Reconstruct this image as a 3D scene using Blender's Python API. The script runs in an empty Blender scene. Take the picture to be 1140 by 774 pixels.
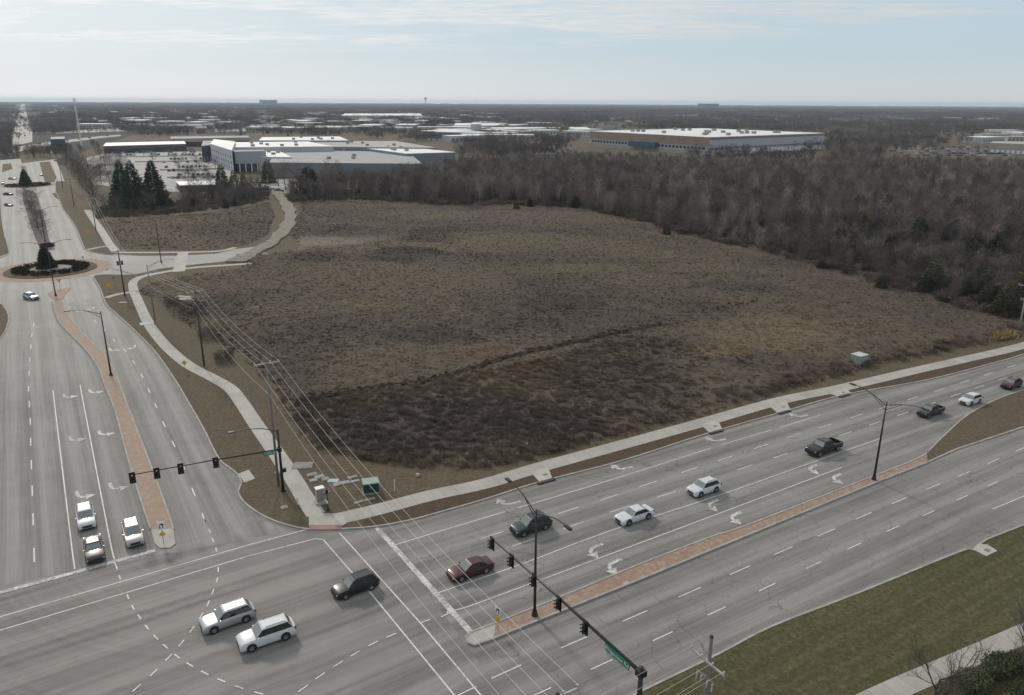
import bpy, bmesh, math, random
import numpy as np
from mathutils import Vector, Matrix
R = math.radians
random.seed(7); rng = np.random.default_rng(7)
SC = bpy.context.scene
COL = SC.collection

# ------------------------------------------------------------------ camera, sky, sun, exposure
F, H, HC, ROLL = 850.0, 46.0, 113.5, 0.29          # focal length (px at 1140 wide), height above the road in m
PITCH = math.atan((387-HC)/F)
cd = bpy.data.cameras.new('camera'); cam = bpy.data.objects.new('camera', cd); COL.objects.link(cam)
cd.sensor_width = 36; cd.lens = 36*F/1140; cd.clip_start = 1; cd.clip_end = 60000
cam.matrix_world = Matrix.Translation((0,0,H)) @ Matrix.Rotation(math.pi/2-PITCH,4,'X') @ Matrix.Rotation(R(ROLL),4,'Z')
SC.camera = cam
SC.view_settings.view_transform = 'Standard'; SC.view_settings.look = 'None'
SC.view_settings.exposure = 0.0; SC.view_settings.gamma = 1.0; SC.view_settings.use_curve_mapping = False
SUN_AZ, SUN_EL = R(-32), R(33)        # azimuth from the view direction (+Y), negative = to the left
sd = bpy.data.lights.new('sun','SUN'); sd.energy = 2.2; sd.angle = R(7); sd.color = (1.0,0.91,0.80)
sun = bpy.data.objects.new('sun', sd); COL.objects.link(sun)
sv = Vector((math.sin(SUN_AZ)*math.cos(SUN_EL), math.cos(SUN_AZ)*math.cos(SUN_EL), math.sin(SUN_EL)))
sun.rotation_euler = sv.to_track_quat('Z','Y').to_euler()
W = bpy.data.worlds.new('World'); SC.world = W; W.use_nodes = True
nt = W.node_tree; nt.nodes.clear()
def wn(t, **k):
    n = nt.nodes.new(t)
    for a,b in k.items(): setattr(n,a,b)
    return n
sky = wn('ShaderNodeTexSky', sky_type='NISHITA', sun_disc=False)
sky.sun_elevation = SUN_EL; sky.sun_rotation = SUN_AZ; sky.altitude = 300; sky.air_density = 1.0; sky.dust_density = 2.2; sky.ozone_density = 1.6
tc = wn('ShaderNodeTexCoord'); sep = wn('ShaderNodeSeparateXYZ'); nt.links.new(tc.outputs['Generated'], sep.inputs[0])
def wm(op,a,b=None,clamp=False):
    n = wn('ShaderNodeMath', operation=op, use_clamp=clamp)
    for i,v in enumerate((a,b)):
        if v is None: continue
        if isinstance(v,(int,float)): n.inputs[i].default_value = v
        else: nt.links.new(v, n.inputs[i])
    return n.outputs[0]
zc = wm('MAXIMUM', sep.outputs[2], 0.015)
px_ = wm('DIVIDE', sep.outputs[0], wm('ADD',zc,0.05)); py_ = wm('DIVIDE', sep.outputs[1], wm('ADD',zc,0.05))
cmb = wn('ShaderNodeCombineXYZ'); nt.links.new(px_, cmb.inputs[0]); nt.links.new(py_, cmb.inputs[1])
mp = wn('ShaderNodeMapping'); mp.inputs['Scale'].default_value = (0.42,1.0,1); mp.inputs['Rotation'].default_value=(0,0,R(12)); mp.inputs['Location'].default_value=(1.3,0.6,0)
nt.links.new(cmb.outputs[0], mp.inputs[0])
nz = wn('ShaderNodeTexNoise'); nz.inputs['Scale'].default_value = 1.0; nz.inputs['Detail'].default_value = 9; nz.inputs['Roughness'].default_value=.62; nz.inputs['Distortion'].default_value=.5
nt.links.new(mp.outputs[0], nz.inputs['Vector'])
cr = wn('ShaderNodeMapRange'); cr.inputs[1].default_value=.40; cr.inputs[2].default_value=.54; nt.links.new(nz.outputs[0], cr.inputs[0])
# cirrus sheet only above ~5 degrees, thin veil towards the horizon
band = wn('ShaderNodeMapRange'); band.inputs[1].default_value=.036; band.inputs[2].default_value=.060; nt.links.new(wm('SUBTRACT', sep.outputs[2], wm('MULTIPLY', wm('ADD', sep.outputs[0], .5), .036)), band.inputs[0])
cf = wm('MULTIPLY', cr.outputs[0], band.outputs[0])
veil = wn('ShaderNodeMapRange'); veil.inputs[1].default_value=.0; veil.inputs[2].default_value=.058; veil.inputs[3].default_value=.80; veil.inputs[4].default_value=.10; nt.links.new(sep.outputs[2], veil.inputs[0])
rip = wn('ShaderNodeTexNoise'); rip.inputs['Scale'].default_value = 7.; rip.inputs['Detail'].default_value = 6; rip.inputs['Roughness'].default_value=.7; nt.links.new(mp.outputs[0], rip.inputs['Vector'])
rpr = wn('ShaderNodeMapRange'); rpr.inputs[1].default_value=.38; rpr.inputs[2].default_value=.60; rpr.inputs[3].default_value=.30; nt.links.new(rip.outputs[0], rpr.inputs[0])
high = wn('ShaderNodeMapRange'); high.inputs[1].default_value=.17; high.inputs[2].default_value=.40; high.inputs[3].default_value=0; high.inputs[4].default_value=.6; nt.links.new(sep.outputs[2], high.inputs[0])
fac = wm('MAXIMUM', wm('MAXIMUM', wm('MULTIPLY',wm('MULTIPLY',cf,rpr.outputs[0]),.96), veil.outputs[0]), high.outputs[0])
# cloud brightness falls away from the sun's side, and the haze round the sun is whiter
dotn = wn('ShaderNodeVectorMath', operation='DOT_PRODUCT'); nt.links.new(tc.outputs['Generated'], dotn.inputs[0]); dotn.inputs[1].default_value=(math.sin(SUN_AZ-.5),math.cos(SUN_AZ-.5),0)
cb = wn('ShaderNodeMapRange'); cb.inputs[1].default_value=.2; cb.inputs[2].default_value=1.0; cb.inputs[3].default_value=6.5; cb.inputs[4].default_value=9.3; nt.links.new(dotn.outputs['Value'], cb.inputs[0])
sv_ = wn('ShaderNodeMapRange'); sv_.inputs[1].default_value=.55; sv_.inputs[2].default_value=1.0; sv_.inputs[3].default_value=0; sv_.inputs[4].default_value=.62; nt.links.new(dotn.outputs['Value'], sv_.inputs[0]); fac = wm('MAXIMUM', fac, sv_.outputs[0])
ccol = wn('ShaderNodeVectorMath', operation='SCALE'); ccol.inputs[0].default_value=(.985,.995,.985); nt.links.new(cb.outputs[0], ccol.inputs['Scale'])
blue = wn('ShaderNodeMixRGB', blend_type='MIX'); blue.inputs[0].default_value=.86; blue.inputs[2].default_value=(4.8,6.1,7.05,1); nt.links.new(sky.outputs[0], blue.inputs[1])
mx = wn('ShaderNodeMixRGB'); nt.links.new(fac, mx.inputs[0]); nt.links.new(blue.outputs[0], mx.inputs[1]); nt.links.new(ccol.outputs[0], mx.inputs[2])
bg = wn('ShaderNodeBackground'); bg.inputs[1].default_value = 0.105; nt.links.new(mx.outputs[0], bg.inputs[0])
wo = wn('ShaderNodeOutputWorld'); nt.links.new(bg.outputs[0], wo.inputs[0])
SC.cycles.max_bounces = 5; SC.cycles.volume_bounces = 0; SC.cycles.transparent_max_bounces = 8

# ------------------------------------------------------------------ surveying: photo measurements to metres on the ground
def ray(x, y):
    u, v, r = x-570, 387-y, R(ROLL)
    u, v = u*math.cos(r)-v*math.sin(r), u*math.sin(r)+v*math.cos(r)
    return Vector((u, F*math.cos(PITCH)+v*math.sin(PITCH), -F*math.sin(PITCH)+v*math.cos(PITCH)))
def G(x, y, z=0.0):
    d = ray(x, y); t = (H-z)/-d.z
    return Vector((d.x*t, d.y*t, z))
def HG(xb, yb, xt, yt):
    b = G(xb,yb); d = ray(xt,yt); t = math.hypot(b.x,b.y)/math.hypot(d.x,d.y)
    return H + d.z*t
def GP(pts, z=0.0): return [G(x,y,z) for x,y in pts]
def smooth(pts, step=1.5, closed=False):
    P = [Vector((p[0],p[1],0)) for p in pts]; n = len(P); out = []
    for i in range(n if closed else n-1):
        if closed: a,b,c,d = P[i-1],P[i],P[(i+1)%n],P[(i+2)%n]
        else: a,b,c,d = P[max(i-1,0)],P[i],P[i+1],P[min(i+2,n-1)]
        k = max(1,min(40,int((c-b).length/step)))
        for j in range(k):
            t = j/k
            out.append(.5*((2*b)+(c-a)*t+(2*a-5*b+4*c-d)*t*t+(3*b-a-3*c+d)*t**3))
    if not closed: out.append(P[-1])
    return out

# ------------------------------------------------------------------ materials
MATS = {}
def new_mat(name):
    m = bpy.data.materials.new(name); m.use_nodes = True; m.node_tree.nodes.clear(); return m
class NB:
    def __init__(s, m): s.t = m.node_tree
    def n(s, t, ins=None, **k):
        nd = s.t.nodes.new(t)
        for a,b in k.items(): setattr(nd,a,b)
        for a,b in (ins or {}).items():
            if hasattr(b,'is_output'): s.t.links.new(b, nd.inputs[a])
            else: nd.inputs[a].default_value = b
        return nd
    def noise(s, vec, scale, detail=4, rough=.6, dist=0):
        return s.n('ShaderNodeTexNoise',{'Vector':vec,'Scale':scale,'Detail':detail,'Roughness':rough,'Distortion':dist}).outputs[0]
    def ramp(s, f, a, b, lo=0., hi=1.):
        return s.n('ShaderNodeMapRange',{0:f,1:a,2:b,3:lo,4:hi}).outputs[0]
    def mix(s, f, a, b, mode='MIX'):
        return s.n('ShaderNodeMixRGB',{0:f,1:a,2:b}, blend_type=mode).outputs[0]
    def math(s, op, a, b=0.): return s.n('ShaderNodeMath',{0:a,1:b}, operation=op).outputs[0]
    def mapping(s, vec, rot=0., scale=(1,1,1)):
        r = s.n('ShaderNodeMapping',{'Vector':vec,'Rotation':(0,0,rot)}).outputs[0]
        return s.n('ShaderNodeMapping',{'Vector':r,'Scale':scale}).outputs[0]
    def out(s, col, rough=.8, metal=0., bump=None, bstr=.3, bdist=.1, spec=.5, **k):
        b = s.n('ShaderNodeBsdfPrincipled',{'Base Color':col,'Roughness':rough,'Metallic':metal,'Specular IOR Level':spec,**k})
        if bump is not None:
            bp = s.n('ShaderNodeBump',{'Strength':bstr,'Distance':bdist,'Height':bump}); s.t.links.new(bp.outputs[0], b.inputs['Normal'])
        o = s.n('ShaderNodeOutputMaterial'); s.t.links.new(b.outputs[0], o.inputs[0])
def c4(c): return (c[0],c[1],c[2],1)
def mat(name, a, b=None, scale=3., rough=.8, metal=0., bstr=0., spec=.5, detail=5, lo=.35, hi=.65, coat=0., rnd=0., stretch=None):
    """two-tone procedural material, optional per-object brightness spread"""
    if name in MATS: return MATS[name]
    m = new_mat(name); q = NB(m)
    if b is None: b = tuple(x*.8 for x in a)
    tcn = q.n('ShaderNodeTexCoord').outputs['Object']
    if stretch: tcn = q.mapping(tcn, 0, stretch)
    nz = q.noise(tcn, scale, detail)
    col = q.mix(q.ramp(nz,lo,hi), c4(a), c4(b))
    if rnd:
        oi = q.n('ShaderNodeObjectInfo').outputs['Random']
        v = q.ramp(oi,0,1,1-rnd,1+rnd)
        hs = q.n('ShaderNodeHueSaturation',{'Color':col,'Value':v}); col = hs.outputs[0]
    q.out(col, rough, metal, nz if bstr else None, bstr, .05, spec, **({'Coat Weight':coat,'Coat Roughness':.05} if coat else {}))
    MATS[name] = m; return m

D1 = (G(87,628)-G(60,434)).normalized(); A1 = math.atan2(D1.y,D1.x)     # along the left-hand road
D2 = (G(1000,510)-G(540,680)).normalized(); A2 = math.atan2(D2.y,D2.x)  # along the right-hand road
def road_mat(name, ang, dark, light, far=None, cracks=0., lane=3.63, off=0., arcs=False, trail=None):
    m = new_mat(name); q = NB(m)
    o = q.n('ShaderNodeTexCoord').outputs['Object']
    base = q.noise(o, .05, 5, .6)
    streak = q.noise(q.mapping(o,-ang,(.012,.9,1)), 1.6, 4, .65)
    fine = q.noise(q.mapping(o,-ang,(.06,2.2,1)), 2., 3, .6)
    grain = q.noise(o, 9., 3, .7)
    patch = q.noise(o, .35, 6, .7, .6)
    # the polished wheel tracks and oil strip of each lane, paler and darker along the road
    sp = q.n('ShaderNodeSeparateXYZ',{0:q.mapping(o,-ang)})
    lane_y = q.math('ADD', sp.outputs[1], off)
    wob = q.math('MULTIPLY', q.math('ADD', q.noise(q.mapping(o,-ang,(.03,.1,1)),1.,2),-.5), 1.2)
    tr = q.math('COSINE', q.math('MULTIPLY', q.math('ADD',lane_y,wob), 2*math.pi/lane))
    tr2 = q.math('COSINE', q.math('MULTIPLY', q.math('ADD',lane_y,wob), 4*math.pi/lane))
    v = q.math('ADD', q.math('MULTIPLY',base,.30), q.math('MULTIPLY',streak,.58))
    v = q.math('ADD', v, q.math('MULTIPLY',patch,.20))
    v = q.math('ADD', v, q.math('MULTIPLY',fine,.18)); v = q.math('ADD', v, q.math('MULTIPLY',grain,.10))
    v = q.math('ADD', v, q.math('MULTIPLY', tr, .075)); v = q.math('ADD', v, q.math('MULTIPLY', tr2, .02))
    if arcs:   # rubber arcs left by turning traffic
        cen = G(290,560); 
        dx = q.n('ShaderNodeVectorMath',{0:o,1:(-cen.x,-cen.y,0)}, operation='ADD').outputs[0]
        dist = q.n('ShaderNodeVectorMath',{0:dx}, operation='LENGTH').outputs['Value']
        cx = q.n('ShaderNodeCombineXYZ',{0:dist,1:0.,2:0.}).outputs[0]
        ring = q.noise(cx, 1.1, 4, .7)
        v = q.math('ADD', v, q.math('MULTIPLY', q.math('ADD',ring,-.5), .30))
    if trail:
        t0=-trail.x*math.sin(ang)+trail.y*math.cos(ang)
        tdist=q.math('ABSOLUTE', q.math('ADD', q.math('ADD',sp.outputs[1],-t0), q.math('MULTIPLY',q.math('ADD',fine,-.5),.8)))
        v=q.math('ADD', v, q.math('MULTIPLY', q.ramp(tdist,.75,.1,0,.14), q.ramp(streak,.35,.6)))
    stain=q.noise(q.mapping(o,-ang,(.05,.30,1)),1.3,6,.75,.4)
    v=q.math('ADD', v, q.math('MULTIPLY', q.ramp(stain,.60,.75), -.10))
    f = q.ramp(v,.47,.80)
    col = q.mix(f, c4(dark), c4(light))
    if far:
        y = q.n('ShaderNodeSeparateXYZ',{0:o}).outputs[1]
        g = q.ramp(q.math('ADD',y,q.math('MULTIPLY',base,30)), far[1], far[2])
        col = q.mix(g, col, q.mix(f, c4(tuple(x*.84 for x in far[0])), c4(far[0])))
    if cracks:
        w = q.n('ShaderNodeVectorMath',{0:o,1:q.n('ShaderNodeVectorMath',{0:q.n('ShaderNodeTexNoise',{'Vector':o,'Scale':.5,'Detail':4}).outputs['Color'],1:(2.2,2.2,0)},operation='MULTIPLY').outputs[0]},operation='ADD').outputs[0]
        vo = q.n('ShaderNodeTexVoronoi',{'Vector':q.mapping(w,-ang,(.30,.40,1)),'Scale':1.}, feature='DISTANCE_TO_EDGE').outputs['Distance']
        line = q.ramp(vo,.006,.018,1,0)
        msk = q.ramp(q.noise(o,.22,3),.45,.6)
        col = q.mix(q.math('MULTIPLY',q.math('MULTIPLY',line,msk),cracks), col, c4(tuple(x*.5 for x in dark)))
    # sealed joints: long dark lines across the road
    joint = q.n('ShaderNodeTexWave',{'Vector':q.mapping(o,-ang),'Scale':.035,'Distortion':.10,'Detail':2.,'Detail Scale':2.}, bands_direction='X').outputs['Fac']
    col = q.mix(q.ramp(joint,.0,.0008,.0 if arcs else .22,0), col, c4(tuple(x*.55 for x in dark)))
    q.out(col, .82, bump=grain, bstr=.15, bdist=.02, spec=.35)
    MATS[name]=m; return m

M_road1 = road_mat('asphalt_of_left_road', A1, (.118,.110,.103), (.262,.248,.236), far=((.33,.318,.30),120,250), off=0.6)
M_road2 = road_mat('asphalt_of_right_road', A2, (.112,.104,.098), (.250,.235,.223), cracks=.55, trail=G(600,580))
M_junc = road_mat('asphalt_of_junction', A2+.05, (.115,.106,.099), (.248,.232,.220), arcs=True, lane=5.1)
M_conc_road = road_mat('pale_concrete_road', A1, (.225,.215,.20), (.33,.315,.295))
M_walk = mat('pavement_concrete', (.42,.40,.365),(.33,.315,.285), scale=.35, rough=.9, bstr=.1, detail=8)
M_kerb = mat('kerb_concrete', (.38,.365,.33),(.26,.25,.23), scale=.7, rough=.9)
M_gutter = mat('gutter_concrete', (.21,.20,.185),(.17,.162,.15), scale=.6, rough=.9)
M_roof_w = mat('white_roof_membrane', (.78,.77,.74),(.62,.61,.59), scale=.04, rough=.6)
def paint_mat(name, wear):
    m = new_mat(name); q = NB(m); o = q.n('ShaderNodeTexCoord').outputs['Object']
    n1 = q.noise(o,3.,6,.7); n2 = q.noise(o,.25,3)
    f = q.ramp(q.math('ADD',n1,q.math('MULTIPLY',n2,.6)), wear, wear+.25)
    q.out(q.mix(f, (.60,.59,.57,1),(.24,.23,.225,1)), .7); MATS[name]=m; return m
M_paint = paint_mat('worn_white_road_paint', .80)
M_paint_old = paint_mat('very_worn_road_paint', .66)
def brick_mat(nm='brick_paving',k=0.):
    m = new_mat(nm); q = NB(m); o = q.n('ShaderNodeTexCoord').outputs['Object']
    br = q.n('ShaderNodeTexBrick',{'Vector':q.mapping(o,-A2),'Color1':(.26,.120,.080,1),'Color2':(.205,.108,.078,1),'Mortar':(.26,.20,.16,1),'Scale':2.2,'Mortar Size':.03}).outputs['Color']
    n1 = q.noise(o,.35,5,.7); salt = q.ramp(q.noise(o,1.3,6,.8),.47,.60)
    col = q.mix(q.ramp(n1,.3,.7,k,.6+k*.5), br, (.31,.225,.17,1)); col = q.mix(q.math('MULTIPLY',salt,.8), col, (.34,.275,.215,1))
    q.out(col,.9); return m
M_brick = brick_mat(); M_brick_tan = brick_mat('tan_brick_paving',.55)
def grass_mat(name, a, b, c, ang=None, sc=1.):
    m = new_mat(name); q = NB(m); o = q.n('ShaderNodeTexCoord').outputs['Object']
    big = q.noise(o,.03*sc,4,.6); mid = q.noise(o,.45*sc,8,.78); fin = q.noise(o,6.,4,.8)
    col = q.mix(q.ramp(big,.35,.65), c4(a), c4(b)); col = q.mix(q.ramp(mid,.45,.72), col, c4(c))
    if ang is not None:
        wv = q.noise(q.mapping(o,-ang,(.03,1.5,1)),1.,4)
        col = q.mix(q.ramp(wv,.45,.58,0,.6), col, c4(tuple(min(1,x*1.5) for x in b)))
    med = q.noise(o,2.2,5,.8); col = q.mix(q.ramp(med,.60,.38,0,.75), col, c4(tuple(x*.5 for x in a))); col = q.mix(q.ramp(med,.56,.75,0,.5), col, c4(tuple(min(1,x*1.35) for x in c)))
    col = q.mix(q.ramp(fin,.25,.75,.65,0), col, c4(tuple(x*.40 for x in a)))
    q.out(col,.95,bump=fin,bstr=.6,bdist=.12,spec=.15); MATS[name]=m; return m
M_verge = grass_mat('dormant_mown_grass', (.140,.110,.072),(.165,.134,.084),(.195,.154,.105), sc=1.5)
M_lawn = grass_mat('green_brown_lawn', (.092,.090,.042),(.125,.116,.056),(.165,.135,.078), ang=A2, sc=1.6)
M_verge_red = grass_mat('brown_kerbside_grass', (.125,.085,.055),(.12,.09,.06),(.10,.075,.055))
PATCHES=[((452,284),48,10,(.036,.029,.027),.95),((478,262),36,8,(.040,.032,.030),.9),((352,287),34,7,(.042,.034,.031),.85),((365,255),40,6,(.048,.039,.036),.7),
 ((352,270),62,5.5,(.25,.215,.172),1.),((415,266),30,3.5,(.185,.155,.125),.7),((310,276),34,6,(.25,.215,.175),1.),((470,240),60,7,(.155,.128,.088),.75),((560,268),60,6,(.158,.132,.074),.75),
 ((650,300),70,7,(.152,.132,.076),.75),((720,285),60,6,(.135,.115,.075),.55),((410,340),50,6,(.15,.13,.072),.75),((540,395),36,9,(.150,.088,.050),.7),((590,405),30,7,(.145,.088,.052),.55),
 ((860,370),90,20,(.195,.145,.088),.85),((800,392),40,9,(.185,.14,.085),.75),((950,365),60,12,(.150,.112,.076),.55),((620,340),60,12,(.052,.042,.040),.8),((480,375),60,12,(.056,.045,.042),.75),((820,320),60,9,(.058,.046,.041),.75),
 ((520,470),150,40,(.086,.068,.060),.9),((690,430),90,38,(.088,.069,.060),.85),((420,480),80,34,(.082,.065,.058),.85),((610,480),70,26,(.086,.068,.060),.8),((250,340),40,14,(.050,.041,.038),.75),((300,330),50,10,(.11,.098,.062),.5),((330,420),40,16,(.085,.064,.054),.6)]
def meadow_colour(q, o):
    big = q.noise(q.mapping(o,.35,(.6,1.3,1)),.013,6,.62,.8); mid = q.noise(q.mapping(o,.35,(.5,1.2,1)),.09,7,.72,.6); hue = q.noise(o,.025,4,.6)
    col = q.mix(q.ramp(big,.42,.58), (.088,.067,.057,1),(.146,.113,.080,1))
    for (c,rx,ry,pc,st) in PATCHES:
        g=G(*c); ax=abs(G(c[0]+rx,c[1]).x-g.x); ay=(G(c[0],c[1]-ry)-G(c[0],c[1]+ry)).length/2
        v=q.n('ShaderNodeVectorMath',{0:o,1:(-g.x,-g.y,0)},operation='ADD').outputs[0]
        v=q.n('ShaderNodeVectorMath',{0:v,1:(1/ax,1/ay,0)},operation='MULTIPLY').outputs[0]
        L=q.n('ShaderNodeVectorMath',{0:v},operation='LENGTH').outputs['Value']
        L=q.math('ADD', L, q.math('MULTIPLY', q.math('ADD',mid,-.5), 2.2))
        col=q.mix(q.ramp(L,1.05,.70,0,st), col, c4(pc))
    col = q.mix(q.ramp(mid,.50,.72,0,.55), col, (.155,.128,.092,1))
    col = q.mix(q.ramp(mid,.46,.30,0,.6), col, (.056,.047,.042,1))
    return q.mix(q.ramp(hue,.54,.68,0,.35), col, (.12,.074,.050,1))
def meadow_mat(name='dry_meadow_soil', blades=0, gain=1.):
    m = new_mat(name); q = NB(m)
    o = q.n('ShaderNodeNewGeometry').outputs['Position']
    col = meadow_colour(q,o)
    if blades:
        r = q.n('ShaderNodeObjectInfo').outputs['Random']
        col = q.n('ShaderNodeHueSaturation',{'Color':col,'Value':q.ramp(r,0,1,gain*(1-blades),gain*(1+blades))}).outputs[0]
        q.out(col,1.,spec=.08)
    else:
        fin = q.noise(o,1.8,6,.8); f2=q.noise(q.mapping(o,.2,(.6,1.,1)),.75,6,.8)
        col = q.mix(q.ramp(fin,.35,.65,.5,0), col, (.035,.030,.027,1)); col=q.mix(q.ramp(f2,.56,.36,0,.6), col, (.040,.033,.031,1)); col=q.mix(q.ramp(f2,.55,.72,0,.45), col, (.20,.165,.12,1))
        q.out(col,.97,bump=fin,bstr=.4,bdist=.12,spec=.1)
    MATS[name]=m; return m
M_tuft = meadow_mat('meadow_tufts',.22,1.5); M_scrubm = meadow_mat('meadow_scrub',.30,1.45)
M_meadow = meadow_mat()
M_terrain = grass_mat('winter_land', (.050,.045,.042),(.070,.061,.052),(.10,.086,.068), sc=.12)  # land colour darkened to carry the shade among the distant trees
M_gravel = mat('gravel', (.245,.215,.178),(.15,.132,.11), scale=.6, rough=1, bstr=.4, detail=8)
M_lot = mat('car_park_concrete', (.33,.32,.305),(.25,.245,.235), scale=.05, rough=.85, detail=6)
M_black = mat('black_metal', (.018,.018,.02), rough=.45)
M_galv = mat('galvanised_steel', (.22,.22,.215), rough=.5, metal=.3)
M_wood = mat('weathered_pole_wood', (.20,.185,.17),(.13,.12,.11), scale=2., rough=.95, stretch=(4,4,.3))
M_wood_dark = mat('dark_pole_wood', (.075,.07,.066),(.05,.047,.045), scale=2., rough=.95, stretch=(4,4,.3))
M_cross = mat('pale_crossarm', (.42,.41,.38),(.33,.32,.30), rough=.8)
M_wire = mat('aluminium_wire', (.62,.60,.56), rough=.5, metal=.3)
M_wire_dark = mat('black_cable', (.07,.065,.06), rough=.8)
M_ins = mat('porcelain', (.45,.46,.48), rough=.3)
M_green_box = mat('dark_green_paint', (.012,.045,.032), rough=.5)
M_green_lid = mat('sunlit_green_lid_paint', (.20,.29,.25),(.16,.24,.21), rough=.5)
M_silver = mat('brushed_aluminium', (.42,.42,.41),(.34,.34,.34), rough=.35, metal=.6)
M_sign_green = mat('sign_green', (.0,.22,.14), rough=.4)
M_sign_white = mat('sign_white', (.80,.80,.80), rough=.4)
M_sign_yellow = mat('sign_yellow', (.72,.40,.02), rough=.4)
M_sign_back = mat('sign_back_metal', (.20,.19,.27), rough=.5)
M_red = mat('red_paint', (.45,.03,.03), rough=.5)
M_blue_pad = mat('pale_blue_mat', (.25,.36,.45),(.45,.48,.5), scale=3, rough=.8)
M_pad_red = mat('red_tactile_paving', (.36,.16,.14),(.30,.15,.13), scale=2, rough=.9)
M_vault = mat('vault_lid_concrete', (.25,.245,.235),(.18,.175,.17), scale=1.5, rough=.9)
M_glass_b = mat('dark_window_glass', (.03,.045,.065), rough=.15, spec=.8)
M_bark = mat('grey_bark', (.11,.095,.085),(.08,.07,.062), scale=6, rough=1, rnd=.3)
def twig_mat(name, a, b, rnd=.35, spec=.1):
    m = new_mat(name); q = NB(m); oi = q.n('ShaderNodeObjectInfo').outputs['Random']; o = q.n('ShaderNodeTexCoord').outputs['Object']
    r2 = q.math('FRACT', q.math('MULTIPLY',oi,17.3))
    col = q.mix(oi, c4(a), c4(b)); nz = q.noise(o,.8,3)
    v = q.math('ADD', q.ramp(r2,0,1,1-rnd,1+rnd), q.math('MULTIPLY',q.math('ADD',nz,-.5),.5))
    col = q.n('ShaderNodeHueSaturation',{'Color':col,'Value':v}).outputs[0]
    q.out(col,1.,spec=spec); MATS[name]=m; return m
M_twig = twig_mat('bare_twigs', (.098,.078,.079),(.178,.141,.122),.5)
M_twig_pale = twig_mat('pale_bare_twigs', (.27,.235,.215),(.33,.28,.24),.2)
M_brush = twig_mat('dry_brush_twigs', (.150,.118,.104),(.115,.090,.080),.3)
M_scrub = twig_mat('meadow_scrub_twigs', (.175,.142,.110),(.125,.100,.082),.3)
M_straw = twig_mat('dry_grass_blades', (.245,.193,.142),(.145,.114,.092),.4)
M_gold = twig_mat('golden_reed_blades', (.36,.24,.10),(.30,.21,.09),.2)
M_needle = twig_mat('spruce_needles', (.045,.068,.052),(.050,.070,.038),.3)
M_cedar = twig_mat('cedar_foliage', (.052,.062,.034),(.068,.064,.038),.35)
M_hedge = twig_mat('hedge_leaves', (.075,.092,.048),(.090,.098,.055),.25)
M_darkhedge = twig_mat('dark_ring_hedge', (.030,.030,.026),(.040,.040,.030),.2)
M_grove = twig_mat('far_bare_wood', (.105,.088,.084),(.165,.138,.118),.4)

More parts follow.
